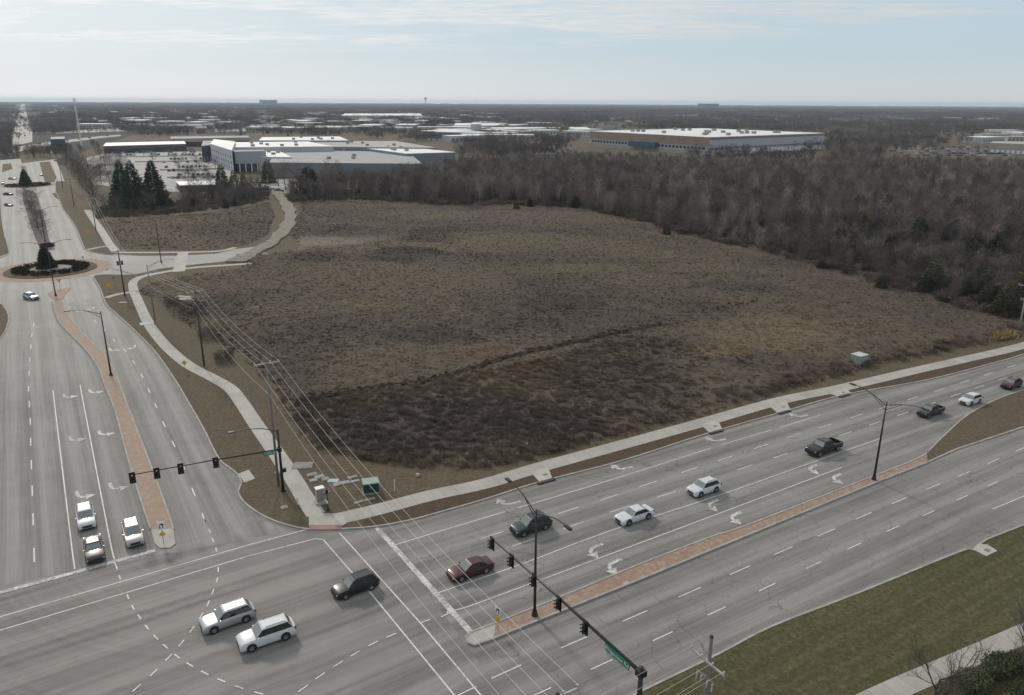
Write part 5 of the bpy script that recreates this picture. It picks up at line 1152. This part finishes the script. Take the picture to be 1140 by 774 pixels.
post_sign(127.5,318,2.3,[('yield',2.1,1.1,1,M_sign_back,fS)],'grey back of a triangular sign at the near roundabout exit')
post_sign(67,321,2.2,[('yield',2.,1.15,1,M_red,fS)],'red and white give-way triangle on the splitter island before the near roundabout')
post_sign(93.5,294,2.2,[('yield',2.,.8,1,M_red,fS)],'small red triangular sign right of the near roundabout centre')
post_sign(98,263,1.6,[('diamond',1.5,1.3,1,M_sign_yellow,fS)],'yellow sign in the grass between the roundabouts')
post_sign(439.5,547,1.6,[],'thin white marker post right of the green utility box','marker post',.05,mt=M_sign_white)
post_sign(331.5,562,1.0,[],'short yellow marker post left of the pavement at the corner','marker post',.09,mt=mat('pale_yellow_post',(.6,.62,.25),rough=.6))
# cabinet, green box, vault lids at the corner
q=G(357,561); t=empty('traffic_cabinet',(q.x,q.y,.12),A2,'tall silver roadside cabinet at the corner beside the pavement bend','cabinet')
mb=MB(); mb.box((0,0,.15),(1.3,1.1,.3)); mb.build('plinth',M_walk,t); mb=MB(); mb.box((0,0,1.15),(.95,.7,1.7)); mb.build('body',M_silver,t); mb=MB(); mb.box((0,0,2.04),(1.05,.8,.08)); mb.build('lid',M_roof_w,t); mb=MB(); mb.box((0,-.362,1.15),(.8,.02,1.5)); dr=mb.build('door',M_silver,t); mb=MB(); mb.box((.3,-.39,1.2),(.03,.03,.22)); mb.build('handle',M_black,dr)
q=G(365.5,569.5); t=empty('pedestrian_signal',(q.x,q.y,.12),0,'black pedestrian signal post with two heads beside the silver cabinet','pedestrian signal')
mb=MB(); mb.tube([(0,0,.2),(0,0,3.0)],.06,.055,8); mb.tube([(0,0,0),(0,0,.25)],.17,.12,8); mb.build('post',M_black,t)
for a in (fS+.7,fS-.9):
    dx,dy=math.cos(a),math.sin(a); mb=MB(); mb.box((dx*.25,dy*.25,2.65),(.25,.42,.45),a); ph=mb.build('signal_head',M_black,t); mb=MB(); mb.box((dx*.385,dy*.385,2.65),(.02,.3,.32),a); mb.build('lens',M_ins,ph)
mb=MB(); mb.box((0,-.12,1.15),(.14,.12,.3)); mb.build('push_button',M_sign_white,t)
q=G(413,548); t=empty('utility_box',(q.x,q.y,.12),R(18),'dark green steel box with a pale green lid in the grass above the right pavement','utility box')
mb=MB(); mb.box((0,0,.1),(2.1,1.8,.2)); mb.build('plinth',M_vault,t); mb=MB(); mb.box((0,0,.78),(1.85,1.5,1.15)); mb.build('body',M_green_box,t); mb=MB(); mb.box((0,0,1.42),(2.0,1.65,.1)); mb.build('lid',M_green_lid,t); mb=MB(); mb.box((0,-.77,.8),(.5,.02,.35)); mb.build('warning_label',mat('label_blue',(.04,.08,.25)),t)
q=G(955.5,405.5); t=empty('utility_box',(q.x,q.y,.15),A2,'pale grey steel box at the lower right edge of the meadow','utility box')
mb=MB(); mb.box((0,0,.1),(2.6,2.2,.2)); mb.build('plinth',M_vault,t); mb=MB(); mb.box((0,0,.95),(2.3,1.9,1.5)); mb.build('body',mat('pale_grey_green',(.30,.33,.31),rough=.6),t); mb=MB(); mb.box((0,0,1.76),(2.45,2.05,.12)); mb.build('lid',mat('pale_lid',(.48,.52,.50),rough=.6),t)
M_lid_pale=mat('pale_lid_concrete',(.31,.30,.28),(.24,.23,.215),scale=1.5,rough=.9)
vl=[(337,519.5,2.6,1.9,'large square grey vault lid, topmost of the lids at the corner'),(347.5,529.5,1.3,.9,'grey rectangular vault lid just below the large one'),(355.5,532,1.2,.9,'pale oval-cornered vault lid above the silver cabinet'),(349,536,1.,.8,'small pale vault lid left of the silver cabinet top'),(362.5,534.5,1.,.9,'pinkish grey vault lid right of the cabinet top'),(375.5,540.5,1.1,.9,'pale square vault lid below the blue one'),(384.5,538.5,1.1,.9,'pale square vault lid halfway to the green box'),(392.5,532.5,1.3,.7,'grey-green vault lid left of the green box lid'),(395,537,1.2,.6,'narrow pale vault lid at the left foot of the green box'),(401,560,1.5,.4,'left pale slab piece above the right pavement'),(411,557.5,1.5,.4,'right pale slab piece above the right pavement')]
for x,y,w,d_,l in vl:
    q=G(x,y); mb=MB(); mb.box((0,0,.04),(w,d_,.08)); mb.box((0,0,.09),(w*.84,d_*.8,.025)); o=mb.build('vault_lid',M_lid_pale if 'pale' in l else M_vault); o.location=(q.x,q.y,.12); o.rotation_euler=(0,0,A2-.45 if w>2 else .35+((x*7)%10)*.03); tag(o,l,'vault lid')
q=G(371,536.5); mb=MB(); mb.box((0,0,.04),(1.3,.9,.07)); mb.box((0,0,.08),(1.1,.7,.02)); o=mb.build('vault_lid',M_blue_pad); o.location=(q.x,q.y,.12); tag(o,'pale blue vault lid between the silver cabinet and the green box','vault lid')
q=G(162,361); mb=MB(); mb.box((0,0,0),(2.1,2.2,.03)); mb.box((-.6,.3,.02),(.5,.4,.02),.5); mb.box((.5,-.4,.02),(.5,.5,.02)); o=mb.build('tactile_mat',M_blue_pad); o.location=(q.x,q.y,.15); o.rotation_euler=(0,0,A1); tag(o,'pale blue worn square on the pavement above the yellow diamond sign','mat')
q=G(137,337.5); mb=MB(); mb.box((0,0,.04),(1.8,.8,.08)); o=mb.build('vault_lid',M_walk); o.location=(q.x,q.y,.12); tag(o,'pale slab in the grass left of the pavement near the roundabout','vault lid')
for x,y,l in ((316.5,566,'round pale manhole lid in the corner grass'),(310,527,'small round dark lid beside the signal mast')):
    q=G(x,y); mb=MB(); mb.disc((0,0,.03),.45,(0,0,1),.06,20); mb.disc((0,0,.066),.33,(0,0,1),.02,20); o=mb.build('manhole_lid',M_vault); o.location=(q.x,q.y,.12); tag(o,l,'manhole lid')
q=G(580,536); 

# ------------------------------------------------------------------ vehicles
def paint(name,c,metal=.0,rough=.32): return mat('car_paint_'+name,c,tuple(x*.9 for x in c),scale=2,rough=rough,metal=metal,coat=.6,spec=.3)
P_white=paint('white',(.58,.595,.61)); P_silver=paint('silver',(.42,.44,.46),.5); P_pearl=paint('pearl',(.40,.385,.36),.3); P_grey=paint('graphite',(.028,.029,.032),.2); P_black=paint('black',(.008,.009,.011)); P_red=paint('maroon',(.055,.008,.012),.2); P_green=paint('dark_green_grey',(.028,.035,.034),.25); P_taupe=paint('taupe',(.038,.034,.032),.25); P_blue=paint('blue',(.03,.06,.14),.3)
M_cglass=mat('car_glass',(.012,.016,.018),rough=.06,spec=.9); M_ws=mat('windscreen_sky_sheen',(.17,.205,.195),(.13,.16,.155),scale=1.2,rough=.08,spec=1.); M_tyre=mat('tyre_rubber',(.015,.015,.016),rough=.9); M_rim=mat('alloy_rim',(.35,.36,.37),rough=.35,metal=.8); M_plastic=mat('black_plastic',(.018,.018,.02),rough=.6)  # windscreen colour has a pale sky reflection painted into it
M_head=mat('headlight_lens',(.70,.72,.74),rough=.1,spec=1.); M_tail=mat('tail_light_lens',(.30,.012,.012),rough=.2)
KINDS={ # length, width, height, ground clearance, hood z, belt z, stations: hood start, screen base x, roof front x, roof rear x, rear glass base x
 'suv':dict(L=4.75,W=1.88,H=1.72,gc=.24,hz=1.02,bz=1.06,sb=1.05,rf=.42,rr=-1.75,rb=-2.18,tail=1.06),
 'crossover':dict(L=4.45,W=1.84,H=1.64,gc=.22,hz=.98,bz=1.02,sb=1.0,rf=.38,rr=-1.45,rb=-2.02,tail=1.04),
 'sedan':dict(L=4.75,W=1.83,H=1.45,gc=.18,hz=.88,bz=.93,sb=.95,rf=.28,rr=-1.0,rb=-1.78,tail=.98),
 'hatch':dict(L=4.2,W=1.8,H=1.55,gc=.18,hz=.95,bz=.99,sb=.98,rf=.3,rr=-1.35,rb=-1.95,tail=1.0),
 'pickup':dict(L=5.7,W=1.98,H=1.87,gc=.32,hz=1.16,bz=1.2,sb=1.25,rf=.75,rr=-.72,rb=-.92,tail=1.16)}
def car_meshes(kind,paint_m):
    k=KINDS[kind]; L,Wd,Hh,gc=k['L'],k['W'],k['H'],k['gc']; hl=L/2; hw=Wd/2; r=.345 if kind!='pickup' else .40; wx=hl-.92; wx2=-(hl-.98)
    # lower body: lofted cross-sections from nose to tail
    def top(x):
        if x>k['sb']: u=(x-k['sb'])/(hl-k['sb']); return k['bz']+(k['hz']-.10*0-k['bz'])*u*1.-.14*u**2.2
        if kind=='sedan' and x<k['rb']+.15: return k['tail']-.02
        return k['bz']
    xs=[hl,hl-.06,hl-.22,hl-.5]+[wx+.42*math.cos(a) for a in ()]+[1.5,k['sb'],.3,-.6,-1.3,-(hl-.5),-(hl-.18),-(hl-.05),-hl]
    xs=sorted(set(round(x,3) for x in xs),reverse=True)
    secs=[]
    for x in xs:
        e=max(0,(abs(x)-(hl-.55))/.55); w=hw*(1-.12*e**2); t=top(x); 
        if abs(x)>hl-.04: zb_,zt_=gc+.08,t-.13
        elif abs(x)>hl-.1: zb_,zt_=gc+.02,t-.04
        else: zb_,zt_=gc,t
        secs.append([(x,-w*.93,zb_),(x,-w,zb_+.16),(x,-w*.985,zb_+(zt_-zb_)*.72),(x,-w*.90,zt_-.03),(x,-w*.55,zt_+.015),(x,w*.55,zt_+.015),(x,w*.90,zt_-.03),(x,w*.985,zb_+(zt_-zb_)*.72),(x,w,zb_+.16),(x,w*.93,zb_)])
    mb=MB(); n=10; vs=[p for s_ in secs for p in s_]; fs=[]
    for i in range(len(secs)-1):
        for j in range(n): a=i*n+j; b_=i*n+(j+1)%n; fs.append((a,a+n,b_+n,b_))
    fs.append(tuple(range(n))); fs.append(tuple((len(secs)-1)*n+j for j in range(n-1,-1,-1))); 
    def boxes_open(): pass
    if kind=='pickup':   # open load bed: cut the deck out of the rear by building the tub from walls
        mb2=MB(); cut=k['rb']-.06
        keep=[s_ for s_ in secs if s_[0][0]>cut]; last=[(cut,p[1],p[2]) for p in keep[-1]]; keep.append(last); vs=[p for s_ in keep for p in s_]; fs=[]
        for i in range(len(keep)-1):
            for j in range(n): a=i*n+j; b_=i*n+(j+1)%n; fs.append((a,a+n,b_+n,b_))
        fs.append(tuple(range(n))); fs.append(tuple((len(keep)-1)*n+j for j in range(n-1,-1,-1))); mb.add(vs,fs)
        bl=hl+cut; cxm=(cut-hl)/2; zt_=k['tail']
        for s in (-1,1): mb.box((cxm,s*(hw-.07),(gc+.12+zt_)/2),(bl-.02,.14,zt_-gc-.12))
        mb.box((-hl+.05,0,(gc+.25+zt_)/2),(.09,Wd-.30,zt_-gc-.25)); mb.box((cxm,0,gc+.42),(bl-.04,Wd-.3,.12)); mb.box((-hl-.02,0,gc+.22),(.18,Wd*.92,.2))
    else: mb.add(vs,fs)
    me=mb.mesh('car_body'); bm=bmesh.new(); bm.from_mesh(me); bmesh.ops.recalc_face_normals(bm,faces=bm.faces); bm.to_mesh(me); bm.free()
    parts=[('body',me,paint_m,True)]
    # cabin: pillars and roof in body colour, glass let in proud of it
    zb_=k['bz']-.02; zr=Hh; wb=hw*.93; wt=hw*.745
    B=[(k['sb'],-wb*.93),(k['sb'],wb*.93),(k['rb'],wb*.95),(k['rb'],-wb*.95)]; T=[(k['rf'],-wt),(k['rf'],wt),(k['rr'],wt*.96),(k['rr'],-wt*.96)]
    v=[Vector((x,y,zb_)) for x,y in B]+[Vector((x,y,zr-.07)) for x,y in T]; xm=(k['rf']+k['rr'])/2
    v+=[Vector((k['rf']-.16,-wt*.82,zr-.01)),Vector((k['rf']-.16,wt*.82,zr-.01)),Vector((k['rr']+.14,wt*.80,zr-.02)),Vector((k['rr']+.14,-wt*.80,zr-.02))]
    mb=MB(); mb.add(v,[(0,1,5,4),(1,2,6,5),(2,3,7,6),(3,0,4,7),(4,5,9,8),(5,6,10,9),(6,7,11,10),(7,4,8,11),(8,9,10,11)]); me=mb.mesh('car_cabin'); bm=bmesh.new(); bm.from_mesh(me); bmesh.ops.recalc_face_normals(bm,faces=bm.faces); bm.to_mesh(me); bm.free()
    parts.append(('roof',me,paint_m,False))
    def pane(a,b_,c,d,ins,off):   # quad a b c d inset by fractions, moved out along its normal
        def at(u,w_): return (a.lerp(b_,u)).lerp(d.lerp(c,u),w_)
        nn=(b_-a).cross(d-a).normalized(); 
        ctr=(a+b_+c+d)/4; 
        if nn.dot(ctr-Vector((xm,0,zb_)))<0: nn=-nn
        u0,u1,w0,w1=ins; q=[at(u0,w0),at(u1,w0),at(u1,w1),at(u0,w1)]; q=[p+nn*off for p in q]; return q
    m1=MB(); m1.add(pane(v[0],v[1],v[5],v[4],(.04,.96,.06,.95),.012),[(0,1,2,3)]); parts.append(('windscreen',m1.mesh('g'),M_ws,False))
    m1=MB(); m1.add(pane(v[2],v[3],v[7],v[6],(.07,.93,.16,.9),.012),[(0,1,2,3)]); parts.append(('rear_window',m1.mesh('g'),M_cglass,False))
    splits=((.03,.43),(.46,.74),(.77,.95)) if kind in('suv',) else ((.04,.50),(.54,.95))
    for s,(a,b_,c,d) in ((-1,(v[0],v[3],v[7],v[4])),(1,(v[1],v[2],v[6],v[5]))):
        m1=MB(); m1.add(pane(a,b_,c,d,(.015,.975,.06,.93),.006),[(0,1,2,3)]); parts.append(('window_frame',m1.mesh('g'),M_plastic,False))
        for u0,u1 in splits: m1=MB(); m1.add(pane(a,b_,c,d,(u0,u1,.12,.90),.012),[(0,1,2,3)]); parts.append(('side_window',m1.mesh('g'),M_cglass,False))
    # lights, grille, mirrors, arches
    for s in (-1,1):
        m1=MB(); m1.box((hl-.17,s*hw*.70,k['hz']-.30),(.26,.36,.13),s*.25*-1); parts.append(('headlight',m1.mesh('g'),M_head,False))
        m1=MB(); m1.box((-hl+.07,s*hw*.80,k['tail']-.17),(.16,.22,.24 if kind!='sedan' else .14)); parts.append(('tail_light',m1.mesh('g'),M_tail,False))
        m1=MB(); m1.box((k['sb']-.22,s*(hw+.03),k['bz']+.05),(.11,.13,.12)); parts.append(('mirror',m1.mesh('g'),paint_m,False))
    m1=MB(); m1.box((hl-.015,0,gc+.34),(.06,Wd*.52,.26)); m1.box((hl-.05,0,gc+.10),(.1,Wd*.74,.13)); parts.append(('grille',m1.mesh('g'),M_plastic,False))
    m1=MB(); m1.box((0,0,gc-.02),(L-1.,Wd*.86,.12))
    for s in (-1,1):
        for x in (wx,wx2): m1.disc((x,s*(hw-.06),r+.06),r+.085,(0,1,0),.15,20)
    parts.append(('underbody',m1.mesh('g'),M_plastic,False))
    if kind in('suv','crossover'):
        for s in (-1,1): m1=MB(); m1.tube([(k['rf']-.3,s*wt*.86,zr+.0),(k['rf']-.45,s*wt*.86,zr+.05),(k['rr']+.35,s*wt*.84,zr+.05),(k['rr']+.2,s*wt*.84,zr+.0)],.022,.022,5); parts.append(('roof_rail',m1.mesh('g'),M_plastic if paint_m is not P_silver else M_silver,False))
    wheels=[(x,s) for x in (wx,wx2) for s in (-1,1)]
    tm=MB(); tm.disc((0,0,0),r,(0,1,0),.24,24); rm=MB(); rm.disc((0,0,0),r*.63,(0,1,0),.26,10)
    tmm,rmm=tm.mesh('tyre'),rm.mesh('rim'); tmm.materials.append(M_tyre); rmm.materials.append(M_rim)
    return parts,wheels,tmm,rmm,r,hw
CARP={}
def make_car(kind,pm,x,y,ang,label,cat,name,group=None,z=.6,s=1.):
    key=(kind,pm.name)
    if key not in CARP:
        parts,wheels,tmm,rmm,r,hw=car_meshes(kind,pm)
        for nm,me,m,sm_ in parts:
            me.materials.append(m)
            if sm_: me.polygons.foreach_set('use_smooth',[True]*len(me.polygons)); me.set_sharp_from_angle(angle=R(38))
        CARP[key]=(parts,wheels,tmm,rmm,r,hw)
    parts,wheels,tmm,rmm,r,hw=CARP[key]
    p=G(x,y,z); t=empty(name,(p.x,p.y,.03),ang,label,cat,group); t.scale=(s,s,s)
    for nm,me,m,_ in parts: link(nm,me,None,t)
    for x_,sd_ in wheels:
        w=bpy.data.objects.new('wheel',tmm); COL.objects.link(w); w.parent=t; w.location=(x_,sd_*(hw-.10),r)
        q=bpy.data.objects.new('rim',rmm); COL.objects.link(q); q.parent=w
    return t
TO1=h1 if True else 0        # towards the camera along the left road
LEFT=math.atan2(-d2.y,-d2.x) # leftward along the right road
def dirpx(a,c): 
    p,q=G(*a),G(*c); return math.atan2((q-p).y,(q-p).x)
make_car('suv',P_white,95.5,576,TO1,'white sport utility car waiting behind the taupe sedan in the middle turn lane','car','parked_suv'.replace('parked_',''))
make_car('sedan',P_taupe,104.5,611,TO1,'dark taupe sedan first in the queue at the left stop bar','car','sedan')
make_car('suv',P_pearl,148,594,TO1,'silver sport utility car with roof rails beside the left brick median','car','suv')
make_car('suv',P_silver,253.5,687.5,dirpx((320,663),(180,712)),'silver grey sport utility car crossing the junction, upper of the two side by side','car','suv')
make_car('suv',P_white,296.5,706.5,dirpx((370,682),(220,733)),'white sport utility car crossing the junction, lower of the two side by side','car','suv',s=1.04)
make_car('suv',P_black,395.5,652,dirpx((470,625),(320,680)),'black sport utility car crossing the crosswalk lines in the junction','car','suv',s=.95)
make_car('sedan',P_red,523.5,633,LEFT,'maroon sedan passing the right stop bar','car','sedan')
make_car('suv',P_green,591,585,LEFT,'dark green-grey sport utility car behind the near two-arm lamp','car','suv')
make_car('sedan',P_white,706,573,LEFT,'white sedan in the lane beside the solid turn-lane line','car','sedan')
make_car('crossover',P_white,783.5,543,LEFT,'white crossover following the white sedan','car','crossover')
make_car('pickup',P_black,917,497,LEFT,'black pickup truck with an empty open bed','pickup truck','pickup_truck',z=.8)
make_car('pickup',P_grey,1036,457,dirpx((1080,443),(990,473)),'dark grey pickup truck, second from the right edge in the far lanes','pickup truck','pickup_truck',z=.7,s=.88)
make_car('hatch',P_white,1080.5,445,dirpx((1125,431),(1040,458)),'white hatchback beside the grass median','car','hatchback')
make_car('crossover',P_red,1126,427.5,dirpx((1160,416),(1080,444)),'maroon crossover leaving at the right edge','car','crossover',s=.97)
make_car('crossover',P_silver,34.5,330.5,dirpx((20,327),(60,335)),'silver car with dark glass leaving the near roundabout','car','crossover')
make_car('crossover',P_white,3.,204,A1,'white van-like car at the left edge beside the far roundabout','car','crossover',s=1.1)
make_car('sedan',P_silver,13.5,198.8,A1+1,'small silver car entering the far roundabout from the left','car','sedan')
make_car('sedan',P_grey,9.,216,A1+.9,'dark car just below the far roundabout, upper of two','car','sedan')
make_car('sedan',P_blue,9.5,228,A1+.5,'dark blue car below the far roundabout, lower of two','car','sedan')
make_car('suv',P_black,46,194.5,A1,'black car above the far roundabout on the concrete road','car','suv')
make_car('suv',P_white,305,211.5,A1+1.2,'white car parked at the top of the gravel track','car','suv'); make_car('suv',P_black,311,212.3,A1+1.2,'black car parked beside the white one at the top of the gravel track','car','suv')
# small cars of the car parks: one low mesh per colour
def small_car(pm,kind='crossover'):
    k=KINDS[kind]; hl=k['L']/2; hw=k['W']/2; mb=MB()
    mb.box((0,0,(k['bz']+.25)/2),(k['L'],k['W'],k['bz']-.25)); mb.box((hl-.2,0,.6),(.5,k['W']*.9,.3)); mb.cur=1
    a=(k['sb']+k['rb'])/2; w=k['sb']-k['rb']; mb.box((a,0,(k['bz']+k['H']-.06)/2),(w,k['W']*.86,k['H']-.06-k['bz']),0,.78); mb.cur=0; mb.box((a-.05,0,k['H']-.02),(w*.70,k['W']*.66,.07)); mb.cur=2
    for x in (hl-.9,-hl+.9):
        for s in (-1,1): mb.disc((x,s*(hw-.08),.33),.33,(0,1,0),.2,8)
    me=mb.mesh('small_car'); 
    for m in (pm,M_cglass,M_tyre): me.materials.append(m)
    return me
SMALL=[(small_car(p,kd),nm) for p,kd,nm in ((P_white,'crossover','white'),(P_white,'sedan','white'),(P_silver,'sedan','silver'),(P_silver,'suv','silver'),(P_grey,'sedan','dark grey'),(P_black,'suv','black'),(P_red,'sedan','maroon'),(P_blue,'sedan','dark blue'))]
rc=random.Random(77); CN=0
def rows(px0,px1,n,ang,where,dens=.8,back=None):
    """a row of bays between two measured ends"""
    global CN
    a,c=G(*px0),G(*px1); L=(c-a).length; m=min(n,int(L/2.8)); 
    for i in range(m):
        if rc.random()>dens: continue
        p=a.lerp(c,(i+.5)/m); me,cn=rc.choice(SMALL); o=bpy.data.objects.new('parked_car',me); COL.objects.link(o); o.location=(p.x,p.y,.15); o.rotation_euler=(0,0,math.atan2((c-a).y,(c-a).x)+ang+rc.choice((0,math.pi)))
        tag(o,'small %s car in the rows of %s'%(cn,where),'car','%s cars parked in %s'%(cn,where)); CN+=1
for px in ([(128,174.5),(232,173.2),(232,173.9),(128,175.3)],[(150,180),(240,178.8),(241,179.6),(150,181)],[(178,189),(250,187.5),(250,188.6),(178,190.2)],[(108,183),(140,181.5),(142,184),(108,186)],[(104,192),(140,189),(142,193),(106,197)],[(186,197.3),(250,195.6),(250,196.8),(186,198.6)]):
    b=MB(); b.prism(GP(px),0,.26); struct('planting_strip',b,M_verge)
flat('car_park',[(100,178),(128,171),(140,173),(146,186),(140,203),(104,204)],mat('darker_lot_asphalt',(.17,.165,.16),(.13,.127,.122),scale=.1,rough=.9),.15)
for x,y,hp in [(112,178,14),(122,181,15),(134,178,13),(118,190,20),(130,196,20),(112,200,20),(160,174,9),(188,174,9),(214,173.5,9),(228,180,11),(196,180,10),(170,180.5,10),(200,189,13),(222,188.5,14),(240,188,13),(210,198,15),(232,197.5,15)]:
    tree_at(x,y,hp,TREES,'small bare tree in the planting strips of the car park',group='small bare trees in the car park strips',wid=1.35)
lot1='the car park behind the spruces'; lot2='the car park right of the big warehouse'; lot3='the car park beside the tan building'; lot4='the car park before the white office block'
for y,x0,x1 in ((171,120,222),(173.5,124,232),(178,180,242),(181.5,176,246),(187,183,248),(191,186,246),(196,186,250),(199,190,252)): rows((x0,y),(x1,y-1.),34,1.57,lot1,.62)
for y,x0,x1 in ((204,270,296),(208,268,292),(211,262,280)): rows((x0,y),(x1,y-.5),10,1.57,lot4,.8)
for y,x0,x1 in ((163.2,592,640),(165.3,590,642),(167.8,588,640),(169.8,590,628)): rows((x0,y),(x1,y),26,1.57,lot2,.6)
for y,x0,x1 in ((164,1000,1100),(166.2,996,1104),(168.8,990,1110),(171.3,988,1118),(173.6,990,1126)): rows((x0,y),(x1,y+.4),30,1.57,lot3,.62)
lot5='the town lots behind the warehouse'
for y,x0,x1,nn in ((138.5,340,460,16),(143,330,520,24),(145.5,340,530,24),(149,400,540,20),(151.5,485,560,14),(157.5,562,590,8),(139,160,290,14)): rows((x0,y),(x1,y),nn,1.57,lot5,.6)
lot6='traffic on the long avenue'
for x0,x1,y in ((17,33,150),(18,32,144),(19,31,139),(20,30,134),(21.5,29,129)): 
    for j in range(6):
        p=G(x0+(x1-x0)*rc.random(),y+rc.uniform(-2,2)); me,cn=rc.choice(SMALL); o=bpy.data.objects.new('distant_car',me); COL.objects.link(o); o.location=(p.x,p.y,.08); o.rotation_euler=(0,0,math.atan2(p.y,p.x)+.03); tag(o,'tiny %s car among the traffic on the long straight avenue at the left horizon'%cn,'car','%s cars on the long avenue'%cn); CN+=1
for x,y in ((30,163.5),(44,160.8),(60,158.6),(75,157),(88,155.4),(100,154),(66,159.3),(120,151.8)):
    p=G(x,y); me,cn=rc.choice(SMALL); o=bpy.data.objects.new('distant_car',me); COL.objects.link(o); o.location=(p.x,p.y,.08); o.rotation_euler=(0,0,dirpx((55,158),(110,152))); tag(o,'tiny %s car on the highway crossing behind the left road'%cn,'car','%s cars on the highway'%cn); CN+=1
print('small cars',CN)
# ------------------------------------------------------------------ haze
HAZE=True
if HAZE:
    mb=MB(); mb.box((0,7000,30.5),(33000,16400,67)); me=mb.mesh('haze'); m=new_mat('haze_air'); q=NB(m)
    pv=q.n('ShaderNodeVolumePrincipled',{'Color':(.73,.85,.97,1),'Density':.00007,'Anisotropy':.2}); o=q.n('ShaderNodeOutputMaterial'); q.t.links.new(pv.outputs[0],o.inputs['Volume'])
    tag(link('haze',me,m),kind='stuff')
